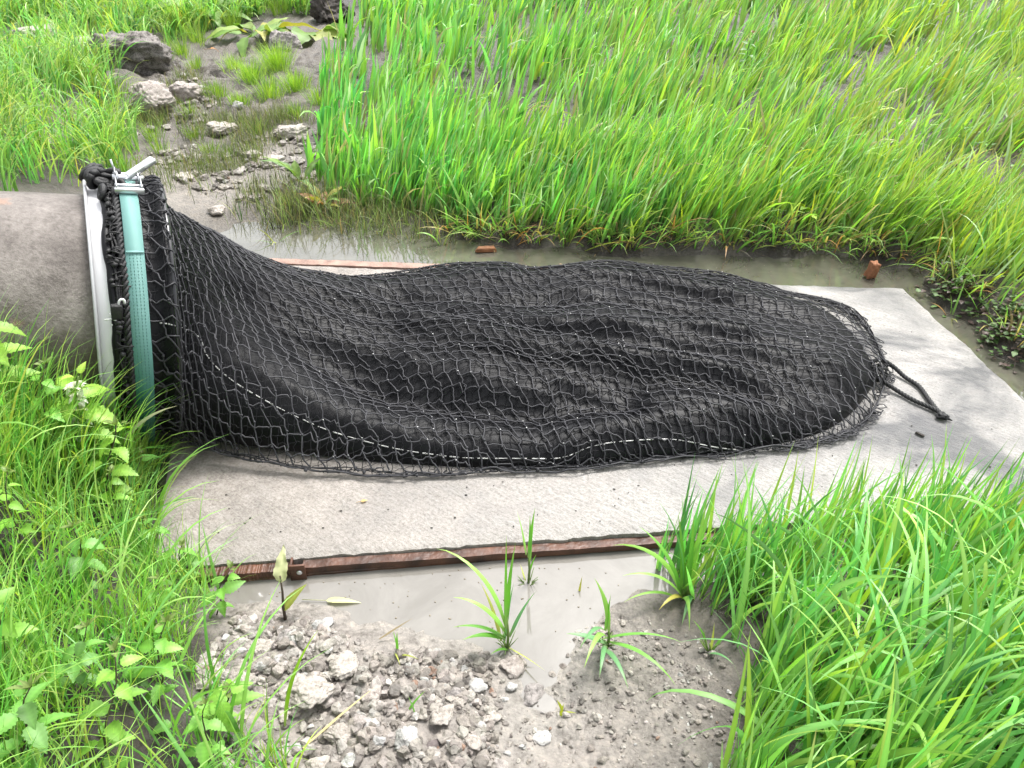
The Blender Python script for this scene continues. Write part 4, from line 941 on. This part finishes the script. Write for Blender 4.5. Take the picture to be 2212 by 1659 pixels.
def vein(c, n, rows=13):
    cc = np.tile(np.asarray(c, float), (n, 1)).reshape(-1, 5, 3) if n % 5 == 0 else np.tile(c, (n, 1))
    if n % 5 == 0: cc[:, 2] *= 1.25; cc[::2] *= .93
    return cc.reshape(-1, 3)
def nettle(px, py, h, label, lean=0.0, laz=0.0, base=(.13, .33, .045), size=1.0, flowers=False, top=(.16, .22, .06), group='nettles on the near left bank', P=None):
    p0 = hit(px, py) if P is None else P
    root = empty('dead_nettle' if flowers else 'nettle', tuple(p0), label, 'nettle', group)
    n = 9; t = np.linspace(0, 1, n)
    st_ = np.stack([lean*h*t**1.5*math.cos(laz), lean*h*t**1.5*math.sin(laz), h*t-.01], 1) + np.stack([.006*np.sin(t*9+px), .006*np.cos(t*7+py), 0*t], 1)
    ms = MB(); tube(ms, st_, np.linspace(.0036, .0016, n)*size, 6); ms.build('stem', M['green_stem'] if flowers else M['stem'], root)
    ml = MB(); mf = MB(); nodes = int(5 + h*9); a0 = rng.uniform(0, PI)
    for i in range(nodes):
        u = .22 + .78*i/(nodes-1); pp = np.array([np.interp(u, t, st_[:, c]) for c in range(3)])
        Ls = size*(.085*(1-.55*abs(u-.55)/.55)) if u < .93 else size*.035
        for s in (0, PI):
            a = a0 + i*PI/2 + s + rng.normal(0, .25); V, F = leaf(Ls*rng.uniform(.8, 1.15), Ls*.62*rng.uniform(.9, 1.1), 15, .13, .22, rng.uniform(.4, 1.1))
            off = np.array([math.cos(a), math.sin(a), .25])*Ls*.22
            tube(ms, np.array([pp, pp+off*.5+[0, 0, .002], pp+off]), .001*size, 4)
            cb_ = np.array(base)*(1+.16*rng.standard_normal()) if u < .9 else np.array(top)
            ml.add(place(V, pp+off, a, rng.uniform(-.25, .35) if u < .9 else .8, rng.normal(0, .25)), F, vein(np.clip(cb_, .01, .8), len(V)))
        if u > .9 and not flowers:
            for s in range(4):
                V, F = leaf(size*.03, size*.012, 7, .12, .3, .2); ml.add(place(V, pp, a0+s*PI/2+.6, 1.0), F, vein(top, len(V)))
        if flowers and .35 < u < .95:
            for s in range(9):
                a = rng.uniform(0, 2*PI); V, F = leaf(.026, .019, 7, 0, .9, 1.7); mf.add(place(V, pp+np.array([math.cos(a), math.sin(a), 0])*.008+[0, 0, .004], a, 1.0), F, vein((.78, .78, .66), len(V)))
                V, F = leaf(.020, .016, 7, 0, .5, 1.0); mf.add(place(V, pp+np.array([math.cos(a), math.sin(a), 0])*.014, a, -.2), F, vein((.8, .8, .72), len(V)))
    ml_o = ml.build('leaves', M['leaf'], root)
    if flowers: mf.build('flowers', M['petal'], root)
    return root
NET = [
 (110,1010,.30,'tall nettle with a dark stem just below the grey pipe'),(250,1130,.22,'nettle with a dark stem beside the foot of the white collar'),
 (330,1190,.16,'small nettle at the grass edge against the left end of the slab'),(470,1330,.17,'nettle leaning over the left end of the timber edging'),
 (60,1230,.26,'nettle at the left picture edge under the white dead-nettles'),(190,1290,.24,'nettle with spreading leaves in the middle of the left grass'),
 (350,1370,.20,'nettle with a dark stem in the grass beside the puddle'),(40,1480,.30,'big nettle with drooping toothed leaves at the lower left edge'),
 (170,1500,.24,'nettle with yellowish top in the lower left grass'),(350,1530,.24,'nettle with a purple-green top beside the pale rubble'),
 (480,1560,.16,'small nettle growing on the rubble edge'),(60,1680,.28,'nettle cut by the bottom left corner of the picture'),
 (450,1660,.20,'broad-leaved nettle at the bottom edge beside the rubble'),(240,1660,.24,'nettle at the bottom edge in the left grass'),
 (300,1080,.15,'young nettle between the collar foot and the slab'),(400,1250,.15,'low nettle at the corner of slab and puddle'),
]
for i, (a, b, h, lab) in enumerate(NET):
    nettle(a, b, h, lab, rng.uniform(.1, .45), rng.uniform(-.6, 1.4), base=[(.17, .38, .06), (.21, .42, .06), (.14, .32, .06)][i % 3], size=rng.uniform(.55, .78))
DN = [((-1.42,1.69),.36,'white dead-nettle in flower in front of the grey pipe, between two others'),((-1.27,1.72),.36,'white dead-nettle with yellow-green leaves nearest the white collar'),((-1.52,1.62),.36,'white dead-nettle in flower at the left picture edge')]
for (a, b), h, lab in DN: nettle(a*977, b*977, h, lab, .25, rng.uniform(-.3, .4), base=(.25, .44, .06), size=1.35, flowers=True, top=(.34, .50, .08), group='white dead-nettles by the pipe', P=np.array([a, b, float(terrain(a, b)[0])]))
nettle(0, 0, .30, 'pale green nettle between the dead-nettles and the white collar foot', .3, 0, base=(.24, .44, .06), size=1.1, group='nettles on the near left bank', P=np.array([-1.18, 1.66, float(terrain(-1.18, 1.66)[0])]))
nettle(31, 17, .32, 'broad nettle under the white flowers at the left edge', .3, 0, base=(.20, .42, .06), size=1.15, group='nettles on the near left bank', P=np.array([-1.40, 1.56, float(terrain(-1.40, 1.56)[0])]))
for a, b, h, lab in [(30,190,.22,'nettle on the upper left bank by the pale clods'),(130,420,.0,'')][:1]:
    nettle(a, b, h, lab, .3, -.3, base=(.14, .33, .06), group=None)
for a, b, h, lab in [(1010,160,.20,'dark nettle in the gap between two clumps of far grass'),(1600,175,.34,'reddish-stemmed dark nettle in the far grass'),(1540,110,.3,'thin dark nettle behind the reddish one at the top of the picture')]:
    nettle(a, b, h, lab, .1, 0, base=(.10, .20, .05), size=.9, group='nettles in the far grass', top=(.2, .12, .06))
for a, b, h, lab in [(2010,1560,.14,'nettle under the arching blades in the near right grass'),(1790,1640,.12,'low nettle at the bottom edge under the near right grass'),(2130,1660,.16,'nettle in the lower right corner')]:
    nettle(a, b, h, lab, .1, 0, base=(.13, .30, .05), size=.8, group='nettles in the near right grass')

# docks: rosettes of big wavy leaves
def dock(px, py, n, L, label, cols, up=.7, spread=2*PI, az0=0, W=.36):
    p0 = hit(px, py); root = empty('dock_plant', tuple(p0), label, 'dock', 'docks at the mud edge')
    ms, ml = MB(), MB()
    for i in range(n):
        a = az0 + spread*(i/n-.5) + rng.normal(0, .25); pt = up*rng.uniform(.5, 1.25); l = L*rng.uniform(.65, 1.15)
        d = np.array([math.cos(a)*math.cos(pt), math.sin(a)*math.cos(pt), math.sin(pt)]); q = d*l*.35
        tube(ms, np.array([[0, 0, -.01], q*.5, q]), .003, 5)
        V, F = leaf(l, l*W*rng.uniform(.8, 1.15), 17, .03, .18, rng.uniform(.6, 1.5), .05, 1.1, i); c = np.array(cols[i % len(cols)])*(1+.1*rng.standard_normal())
        ml.add(place(V, q, a, pt*.9, rng.normal(0, .35)), F, vein(np.clip(c, .01, .8), len(V)))
    ml.build('leaves', M['leaf'], root); ms.build('leaf_stalks', M['green_stem'], root)
GRN, YEL, BRN = (.15, .27, .05), (.34, .33, .07), (.30, .15, .06)
dock(560,85,13,.50,'large ragged dock with yellowing leaves at the top of the mud',[GRN, YEL, (.20, .28, .06)], .5)
dock(665,80,8,.46,'dock with one broad pale leaf beside the dark soil clod',[(.30, .34, .09), GRN], .35, 3.5, -1.2, .6)
dock(455,45,10,.48,'dark green dock left of the large ragged one',[(.09, .20, .05), GRN], .6)
dock(655,405,6,.22,'upright dark dock at the left edge of the far grass',[(.11, .20, .05), (.16, .26, .05)], 1.15)
dock(700,455,14,.16,'yellow-brown dock seedlings at the water edge',[YEL, BRN, GRN], .9)
dock(1745,470,7,.16,'yellow-green dock among the grass above the dark bank',[(.30, .42, .07), (.24, .40, .06)], .8)
dock(1850,512,8,.05,'tiny round-leaved seedling on the dark bank',[(.16, .36, .07)], .4, 2*PI, 0, .7)

# low round-leaved plants on the right bank
for i, (a, b) in enumerate([(2040,640),(2085,625),(2110,680),(2160,700),(2140,745),(2195,760),(2050,600),(2185,690)]):
    p0 = hit(a, b); mb = MB(); ms = MB()
    for k_ in range(64):
        r_ = abs(rng.normal(0, .08)); th_ = rng.uniform(0, 2*PI); q = np.array([r_*math.cos(th_), r_*math.sin(th_), rng.uniform(.01, .07)])
        q[2] += float(terrain(p0[0]+q[0], p0[1]+q[1])[0])-p0[2]; l = rng.uniform(.018, .034)
        V, F = leaf(l, l*.85, 7, 0, .15, .4); mb.add(place(V, q, rng.uniform(0, 2*PI), rng.uniform(-.2, .5)), F, vein(np.array([(.06, .12, .03), (.10, .18, .05), (.09, .06, .05)][k_ % 3])*rng.uniform(.8, 1.3), len(V)))
        tube(ms, np.array([q*[.4, .4, 0]+[0, 0, -.01], q*[.8, .8, .6], q]), .0009, 4)
    root = empty('bank_plant', tuple(p0), 'low clump of small dark round leaves on the mud bank right of the slab', 'plant', 'small-leaved plants on the right bank')
    mb.build('leaves', M['leaf'], root); ms.build('stems', M['stem'], root)

# single grass plants in the puddle and on the rubble: each blade laid out by hand
def grass_plant(px, py, label, bl, stemh=.0, droop_col=(.16, .38, .06), sc=1.0):
    p0 = hit(px, py); p0[2] = max(p0[2], WL-.02); n = len(bl)
    root = np.tile(np.array([0, 0, 0.]), (n, 1)) + rng.normal(0, .006, (n, 3))*np.array([1, 1, 0])
    for i, q in enumerate(bl): root[i, 2] = q[5]
    az = np.array([q[0] for q in bl]); c = np.array([q[6] if len(q) > 6 else droop_col for q in bl])*(1+.08*rng.standard_normal((n, 1)))
    V, F, cc = blades(root, az, np.array([q[1]*sc for q in bl]), np.array([q[2]*1.35 for q in bl]), np.array([q[3] for q in bl]), np.array([q[4] for q in bl]), c, 10, .25, rng.normal(0, .4, n), (STRAW, np.full(n, .25)), np.array([.2, .26, .1]))
    e = empty('grass_plant', tuple(p0), label, 'grass plant', 'grass plants in the puddle and rubble')
    mb = MB(); mb.add(V, F, cc); mb.build('blades', M['grass'], e)
    if stemh:
        ms = MB(); tube(ms, np.array([[0, 0, -.02], [.004, 0, stemh*.5], [.0, .003, stemh]]), [.0045, .004, .003], 6)
        for k_ in range(9): a = rng.uniform(0, 6.28); tube(ms, np.array([[0, 0, 0], [.012*math.cos(a), .012*math.sin(a), .02], [.03*math.cos(a), .03*math.sin(a), rng.uniform(.02, .06)]]), [.002, .0018, .0008], 4)
        ms.build('stem', M['green_stem'], e)
lt, md, bl_, yl = (.26, .50, .10), (.15, .38, .06), (.14, .33, .13), (.38, .42, .10)
grass_plant(1095,1405,'green grass plant standing in the middle of the puddle',[(2.6,.26,.011,.2,2.0,.09,lt),(2.9,.16,.012,.4,1.6,.06,lt),(3.3,.13,.012,.7,1.2,.05,md),(1.2,.20,.009,.1,.5,.1,md),(.6,.12,.012,.4,.6,.05,bl_),(-2.6,.12,.011,.7,.9,.04,md),(1.5,.24,.007,.05,.3,.1,md),(2.2,.14,.008,.3,.8,.03,yl),(-.8,.12,.004,1.2,.3,.01,yl),(1.,.16,.010,.15,.3,.03,bl_),(4.,.08,.006,.6,.9,.0,md)],.13, sc=1.25)
grass_plant(1140,1275,'thin upright grass shoot in the puddle by the timber edging',[(1.0,.17,.010,.12,.2,.13,md),(2.4,.15,.010,.15,.3,.13,lt),(.5,.07,.006,.2,.4,.05,md),(1.9,.05,.004,.9,.6,.03,yl),(1.7,.16,.008,.05,.2,.12,md)],.15)
grass_plant(1310,1400,'bluish drooping grass plant on the mud right of the puddle',[(2.4,.17,.013,.1,.8,.08,lt),(-2.2,.16,.013,.5,1.9,.07,bl_),(-2.0,.22,.012,.5,1.8,.05,lt),(-.3,.22,.008,.9,1.1,.03,md),(-.8,.24,.010,.9,1.5,.02,md),(-1.3,.18,.012,.8,1.4,.02,bl_),(-1.8,.14,.010,.8,1.5,.02,bl_),(3.1,.12,.012,1.0,.8,.02,bl_),(1.2,.12,.009,.1,.3,.08,md)],.08)
grass_plant(1480,1290,'grass clump hanging left over the puddle in front of the near right stand',[(2.9,.30,.012,.3,1.9,.0,lt),(3.2,.24,.012,.5,1.6,.0,lt),(2.5,.26,.012,.3,1.2,.0,md),(3.5,.2,.012,.8,1.4,.0,lt),(1.6,.28,.012,.1,.3,.0,md),(1.2,.32,.013,.1,.4,.0,lt),(1.9,.26,.011,.2,.4,.0,md),(4.3,.18,.012,.6,2.0,.0,bl_),(4.6,.2,.011,.5,2.1,.0,lt),(3.9,.14,.011,.7,1.5,.0,(.45,.40,.09))],.05)
grass_plant(1530,1410,'short grass tuft on the mud left of the near right stand',[(2.6,.10,.006,.3,.8,.0,md),(.5,.13,.006,.6,.9,.0,md),(1.5,.10,.005,.1,.4,.0,yl),(-1,.10,.007,.6,1.2,.0,bl_)],.03)
grass_plant(608,1575,'single long grass blade standing up out of the rubble',[(.9,.26,.011,.25,1.0,.0,(.22,.40,.04))])
grass_plant(885,1545,'tiny sprig of grass on the rubble',[(.6,.07,.005,.7,.6,.0,md),(2.2,.05,.003,.4,.6,.0,md)])
grass_plant(860,1410,'little green tuft at the edge of rubble and puddle',[(1.3,.07,.006,.1,.3,.0,md),(2,.06,.004,.5,.5,.0,md),(-.6,.08,.004,.9,.6,.0,yl),(-1.2,.07,.004,.9,.8,.0,yl)])
grass_plant(1212,1545,'yellow tuft on the pale mud near the bottom of the picture',[(1.0,.04,.006,.2,.5,.0,(.42,.48,.05)),(2.4,.035,.006,.5,.5,.0,(.42,.48,.05)),(-.5,.05,.004,.8,.5,.0,yl)])
grass_plant(1255,1288,'single short yellow blade in the puddle',[(1.1,.07,.005,.2,.2,.0,(.36,.36,.08))])
grass_plant(955,545,'pale arching grass shoot growing in the channel behind the timber',[(2.6,.24,.010,.2,1.3,.0,yl),(3.3,.18,.011,.4,1.7,.0,lt),(-.2,.22,.010,.4,1.9,.0,lt),(.5,.16,.009,.3,1.4,.0,yl)])
grass_plant(600,545,'trailing thin grass in the water behind the net',[(2.6,.16,.005,.7,1.2,.0,yl),(.3,.18,.004,.9,.9,.0,md),(-1.5,.12,.005,.7,1.4,.0,yl),(3.6,.14,.004,.9,1.0,.0,md)])
grass_plant(520,480,'upright dark tuft of shoots in the mud behind the net',[(1.2,.16,.004,.1,.3,.0,(.07,.16,.04)),(1.9,.14,.004,.15,.3,.0,(.07,.16,.04)),(.6,.17,.004,.1,.4,.0,(.09,.2,.05)),(2.5,.12,.004,.2,.4,.0,(.07,.16,.04)),(3.,.2,.003,.3,1.4,.0,yl),(0,.1,.004,.2,.6,.0,(.07,.16,.04))])
grass_plant(236,1030,'pale cream broad blade leaning across the strap and black net',[(.15,.37,.013,.50,1.0,.0,(.62,.62,.40)),(.75,.32,.005,.4,.35,.0,(.42,.46,.16)),(.2,.30,.004,.6,.8,.0,lt),(1.2,.26,.005,.2,.6,.0,lt)])
grass_plant(2050,700,'yellowish tuft hanging to the water on the right bank',[(2,.12,.006,.2,.5,.0,lt),(1,.2,.007,.2,.6,.0,lt),(-1.8,.12,.006,.9,.8,.0,yl),(3,.13,.006,.6,.9,.0,(.42,.25,.1))])

# broken dock stem with two leaves standing by the bracket, floating leaves
p0 = hit(617, 1345); e = empty('broken_weed', tuple(p0), 'dying weed stem with one pale and one green-brown leaf beside the bracket', 'weed')
ms = MB(); tube(ms, np.array([[0, 0, -.02], [0, .01, .05], [.004, .02, .10], [.004, .03, .15]]), [.005, .004, .003, .002], 6); ms.build('stem', M['stem'], e)
ml = MB(); V, F = leaf(.10, .04, 15, .05, .25, .5, .12); ml.add(place(V, np.array([.003, .025, .13]), 1.55, .95), F, vein((.46, .48, .26), len(V))); 
ml.build('pale_leaf', M['leaf'], e)
ml = MB(); V, F = leaf(.09, .035, 15, .05, .3, .4); ml.add(place(V, np.array([0, .008, .04]), .75, .7), F, vein((.22, .25, .05), len(V))); ml.build('green_leaf', M['leaf'], e)
def dead_leaf(px, py, z, L, W, az, col, label, dr=.4):
    p = G(px, py, z); mb = MB(); V, F = leaf(L, W, 15, .02, .2, dr); mb.add(place(V, np.zeros(3), az, .15), F, vein(col, len(V)))
    V = mb.V[0]; d = np.array([math.cos(az), math.sin(az), 0]); tube(mb, np.array([[0, 0, 0.], -d*L*.3, -d*L*.7]), .0012, 4, col=np.array(col)*.8)
    o = mb.build('fallen_leaf', M['leaf']); o.location = p; tag(o, label, 'leaf', 'fallen leaves')
dead_leaf(705,1297,WL+.006,.10,.022,-.05,(.52,.53,.28),'narrow pale yellow leaf floating on the puddle')
dead_leaf(455,105,.16,.09,.05,.6,(.55,.24,.05),'curled orange leaf on the mud under the docks',1.4)
dead_leaf(1210,572,.012,.03,.018,.9,(.25,.16,.09),'curled brown leaf at the far edge of the slab',1.2)
dead_leaf(780,1083,.004,.022,.014,.3,(.50,.34,.15),'tiny tan leaf lying on the slab in front of the net')

# ------------------------------------------------------------------ stones, clods, brick, wood
def rock(seed, sx, sy, sz, rough=.28, sub=4):
    V, F = (ICO5 if sub == 5 else ICO4 if sub == 4 else ICO3 if sub == 3 else ICO2); V = V.copy(); r_ = np.random.default_rng(seed)
    q = V*1.0
    for k_ in range(20):     # planar cuts give facets
        d = r_.standard_normal(3); d /= np.linalg.norm(d); c = r_.uniform(.55, .92); s = V @ d; V = V - np.maximum(s-c, 0)[:, None]*d*.85
    n1 = fbm(q[:, 0]*2+seed, q[:, 1]*2+q[:, 2]*1.3, seed, 3) + fbm(q[:, 2]*2+seed, q[:, 0]*2-q[:, 1], seed+5, 3)
    n2 = fbm(q[:, 0]*7+seed, q[:, 1]*7+q[:, 2]*5, seed+9, 3) + fbm(q[:, 2]*7, q[:, 0]*7-q[:, 1]*4, seed+12, 3)
    n3 = fbm(q[:, 0]*19+seed, q[:, 1]*19+q[:, 2]*13, seed+19, 2) + fbm(q[:, 2]*19, q[:, 0]*17-q[:, 1]*11, seed+22, 2)
    V = V*(1 + rough*.8*n1 + rough*.38*n2 + rough*.22*n3)[:, None]
    return V*np.array([sx, sy, sz]), F
def stone(px, py, wpx, label, mat, hr=.65, group='lumps of rubble', name='stone', rough=.28, sink=.3, dy=.85):
    p = hit(px, py+wpx*.18); dist = np.linalg.norm(p-np.array([0, 0, CAM_H])); wd = wpx/FPX*dist/2
    V, F = rock(abs(hash(label)) % 9973 if False else (px*7+py*13) % 9973, wd, wd*dy, wd*hr, rough, 5 if wpx > 60 else 4)
    a = (px*.37) % 6.28; ca, sa = math.cos(a*.15), math.sin(a*.15); V = V @ np.array([[ca, sa, 0], [-sa, ca, 0], [0, 0, 1]])
    o = mesh_np(name, V, F, M[mat]); o.location = (p[0], p[1], p[2]+wd*hr*(1-sink*2)*.9); tag(o, label, 'stone', group)
UL, NG = 'rubble lumps in the mud behind the pipe', 'lumps in the pale rubble heap'
stone(292,125,150,'large rough dark-grey lump of rubble, upper of the two big ones behind the pipe','stone_dark',.62,UL,rough=.36,sink=.2)
stone(330,222,105,'rounded pinkish-grey lump just below the large dark-grey one','stone_pink',.75,UL,sink=.15)
stone(402,205,80,'smaller pinkish lump with a brick-red chip touching the rounded one','stone_pink',.7,UL,sink=.2)
stone(410,212,18,'brick-red chip on the smaller pinkish lump','brick',.7,UL,sink=-1.2)
stone(628,283,74,'pale angular stone at the left edge of the tall grass','stone_pale',.5,UL,sink=.25)
stone(190,108,95,'pale clod half hidden in grass on the upper left bank','stone_pale',.6,UL)
stone(85,80,110,'broad pale clod behind the nettle on the upper left bank','stone_pale',.5,UL)
stone(715,28,90,'dark crumbly soil clod at the top beside the far grass','soil_clod',.7,UL,rough=.4)
stone(612,95,70,'streaked blue-grey rock under the dock leaf','stone_grey',.7,UL)
stone(478,272,70,'flat pale stone in the mud below the pinkish lumps','stone_pale',.4,UL)
stone(400,377,48,'flat cream stone in the mud right of the strap buckle','stone_pale',.35,UL)
stone(590,338,75,'grey slab-like stone in the mud left of the tall grass','stone_pale',.3,UL)
stone(515,228,24,'small white pebble below the yellow-green tuft','stone_white',.7,UL)
stone(470,455,40,'little pale stone at the water edge behind the net','stone_pale',.5,UL)
stone(545,330,46,'pale lump in the wet mud left of the slab-like stone','stone_pale',.4,UL)
stone(2060,390,85,'dark soil molehill in the far grass at the right','soil_clod',.8,'soil clods in the far grass',rough=.4)
stone(1492,140,60,'dark soil clod near the top middle of the far grass','soil_clod',.7,'soil clods in the far grass',rough=.4)
for a, b, w_, lab, m_, h_ in [
 (742,1428,80,'large pale clod at the top of the rubble heap near the puddle','stone_pale',.55),(880,1590,74,'large white rounded lump near the bottom of the rubble','stone_white',.75),
 (1106,1482,30,'small bright white stone left of the flat dark one','stone_white',.85),(1150,1492,66,'flat dark-brown angular stone beside the bright white one','stone_grey',.5),
 (1030,1478,58,'blue-white angular stone on the grey clump','stone_white',.6),(985,1495,48,'blue-grey stone left of the blue-white one','stone_grey',.6),
 (703,1343,40,'bluish-white stone at the tip of the puddle','stone_white',.6),(618,1368,52,'blue-grey rounded stone at the upper left of the rubble','stone_grey',.6),
 (665,1480,120,'broad pale mound of earth in the middle left of the rubble','stone_pale',.5),(735,1580,70,'pale clod above the straw stalk','stone_pale',.7),
 (565,1395,60,'pale lump beside the blue-grey rounded stone','stone_pale',.6),(525,1465,66,'pale lump against the left grass edge','stone_pale',.7),
 (1105,1430,66,'brownish lump at the foot of the puddle grass plant','stone_pink',.6),(800,1500,54,'grey-pink lump in the centre of the rubble','stone_pink',.6),
 (960,1540,60,'pale round lump right of the centre of the rubble','stone_pale',.65),(1060,1545,50,'pale lump at the edge of the silty gully','stone_pale',.6),
 (1020,1600,52,'pale lump near the bottom middle','stone_pale',.6),(1170,1590,46,'whitish lump on the mud near the bottom','stone_white',.5),
 (1300,1362,40,'small orange-pink stone on the mud by the bluish plant','stone_pink',.5),(870,1475,42,'pale knobbly lump above the dark crack','stone_pale',.7),
 (590,1510,50,'grey lump below the lump at the grass edge','stone_grey',.6),(690,1650,64,'pale lump at the bottom edge by the grass','stone_pale',.6)]:
    stone(a, b, w_*.9, lab, m_, h_*.78, NG, sink=.30)
# chips
def chip(name, px, py, z, sx, sy, sz, rz, mat, label, cat, tilt=0):
    b = bmesh.new(); bmesh.ops.create_cube(b, size=1); bmesh.ops.subdivide_edges(b, edges=b.edges[:], cuts=3, use_grid_fill=True)
    for v in b.verts:
        q = v.co.copy(); n_1 = float(fbm(q.x*3+px, q.y*3+q.z*2, 4, 2)); v.co = Vector((q.x*sx*(1+.25*n_1)*(1-.2*q.z), q.y*sy*(1+.3*n_1), q.z*sz*(1+.15*n_1)))
    bmesh.ops.bevel(b, geom=[e for e in b.edges if e.calc_face_angle(0) > .6], offset=min(sx, sy, sz)*.12, segments=1, affect='EDGES')
    me = bpy.data.meshes.new(name); b.to_mesh(me); b.free(); me.materials.append(M[mat]); o = bpy.data.objects.new(name, me); C.objects.link(o)
    o.location = G(px, py, z); o.rotation_euler = (tilt, tilt*.4, rz); tag(o, label, cat)
chip('brick_fragment', 1885, 583, .0, .048, .04, .085, .3, 'brick', 'orange brick fragment standing in the channel at the far corner of the slab', 'brick', .15)
chip('wood_chip', 1050, 538, -.03, .10, .03, .025, .15, 'wood', 'reddish-brown wood chip in the channel under the far grass', 'wood', .1)
chip('twig', 1987, 938, .006, .03, .008, .008, -.8, 'soil_clod', 'dark crumb lying on the bare slab near the rope loop', 'twig')
def straw(px, py, az, L, el, label, c=(.50, .42, .20)):
    p = hit(px, py); V, F, cc = blades(np.zeros((1, 3)), np.array([az]), np.array([L]), np.array([.006]), np.array([PI/2-el]), np.array([.15]), np.array([c]), 8, .3)
    mb = MB(); mb.add(V, F, cc); o = mb.build('straw_stalk', M['straw']); o.location = (p[0], p[1], p[2]+.008); tag(o, label, 'straw', 'dry straw stalks')
straw(655,1620,.75,.20,.18,'dry straw stalk lying across the rubble')
straw(1570,580,2.6,.22,.03,'thin pale stalk floating at the far edge of the slab',(.6,.55,.4))
straw(820,1385,.5,.10,.3,'short dark straw at the top edge of the rubble',(.2,.16,.09))

# gravel: uncountable crumbs on the heap and a few in the mud
GRV = [[(520,1330),(600,1320),(700,1360),(820,1400),(960,1410),(1060,1420),(1100,1480),(1060,1560),(1100,1700),(1100,1900),(560,1900),(470,1560),(420,1440),(470,1380)]]
GR2 = [[(1060,1400),(1250,1340),(1420,1330),(1560,1400),(1600,1560),(1560,1900),(1060,1900)],[(330,330),(690,270),(680,400),(560,440),(430,420),(300,330)],[(150,60),(420,40),(480,260),(280,300)]]
def gravel(n, poly, x0, x1, y0, y1, s0, s1, dens=1):
    x = rng.uniform(x0, x1, n); y = rng.uniform(y0, y1, n); z = terrain(x, y); px, py = PX(np.stack([x, y, z], -1)); ok = np.zeros(n, bool)
    for p in poly: ok |= in_poly(px, py, np.array(p))
    ok &= (z > WL-.004) & ~in_poly(x, y, SLP) & (rng.random(n) < np.clip(.55+1.2*fbm(x*6, y*6, 99, 2), .05, 1))
    P = np.stack([x, y, z], -1)[ok]; k = len(P); base, F = rock(5, 1, 1, 1, .35, 2); bases = [rock(i, 1, 1, 1, .4, 2)[0] for i in range(12)]
    sz = s0+(s1-s0)*rng.random(k)**3.2; pick = rng.integers(0, 12, k); V = np.empty((k, len(base), 3))
    for i in range(k):
        a = rng.uniform(0, 6.28); c_, s_ = math.cos(a), math.sin(a); V[i] = (bases[pick[i]]*np.array([1, rng.uniform(.7, 1), rng.uniform(.5, .9)])*sz[i]) @ np.array([[c_, s_, 0], [-s_, c_, 0], [0, 0, 1]]) + P[i] + [0, 0, sz[i]*.15]
    col = np.repeat(mixcol(k, [(.30, .27, .24), (.38, .35, .315), (.21, .187, .165), (.42, .41, .39), (.28, .18, .13)], [4, 3, 2.5, .5, .12], .2, .012)[:, None], len(base), 1)
    return V.reshape(-1, 3), (F[None]+(np.arange(k)*len(base))[:, None, None]).reshape(-1, 3), col.reshape(-1, 3)
fl = MB(); V_, F_ = ICO1  # pale flecks added to imitate white reflections on the water
for k_ in range(260):
    a, b = (rng.uniform(500, 1900), rng.uniform(525, 600)) if k_ % 2 else (rng.uniform(480, 1500), rng.uniform(1225, 1400)); q = G(a, b, WL+.001)
    if not in_poly(q[0], q[1], SLP) and terrain(q[0], q[1])[0] < WL-.004:
        fl.add(V_*np.array([rng.uniform(.001, .0035), rng.uniform(.001, .003), .0008])+q, F_)
tag(fl.build('water_glints', M['flecks']), 'pale flecks imitating sky reflections on the muddy water', 'glints', kind='stuff')
cr = MB(); V_, F_ = ICO1
for k_ in range(70):
    a, b = (rng.uniform(900, 2150), rng.uniform(620, 1080)) if k_ % 3 else (rng.uniform(420, 1500), rng.uniform(1040, 1165)); q = G(a, b, .002)
    if in_poly(q[0], q[1], SLP): cr.add(V_*rng.uniform(.0012, .0042, 3)*[1.3, 1, .7]+q, F_)
tag(cr.build('crumbs', M['soil_clod'], smooth=False), 'dark mud crumbs scattered over the pale slab', 'crumbs', kind='stuff')
mb = MB()
for a in (gravel(26000, GRV, -.8, .2, .5, 1.6, .0025, .023), gravel(6000, GR2[:1], -.1, .8, .5, 1.5, .002, .012), gravel(9000, GR2[1:], -2.8, -.4, 2.9, 7.0, .004, .045)):
    mb.add(*a)
tag(mb.build('gravel', M['ground'], smooth=False), 'crumbly pale gravel and earth crumbs on the rubble heap and mud', 'gravel', kind='stuff')
# low leafy undergrowth in the near grasses
mb = MB()
for poly, x0, x1, y0, y1, n in ((NL, -2.2, -.2, .5, 2.3, 900), (NR, .4, 2.6, .5, 1.7, 700), (FAR, -.8, 4, 3.3, 5.0, 700)):
    r, tid, px, py = scatter(n, x0, x1, y0, y1, poly, None, 0, .02, -.04)
    for p in r:
        l = rng.uniform(.02, .055); V, F = leaf(l, l*.6, 9, .10, .2, .6); mb.add(place(V, p+[0, 0, rng.uniform(.02, .09)], rng.uniform(0, 6.28), rng.uniform(-.3, .5)), F, vein(np.array((.11, .26, .04))*rng.uniform(.6, 1.3), len(V)))
tag(mb.build('undergrowth', M['leaf']), 'low toothed leaves scattered under the grass', 'undergrowth', kind='stuff')
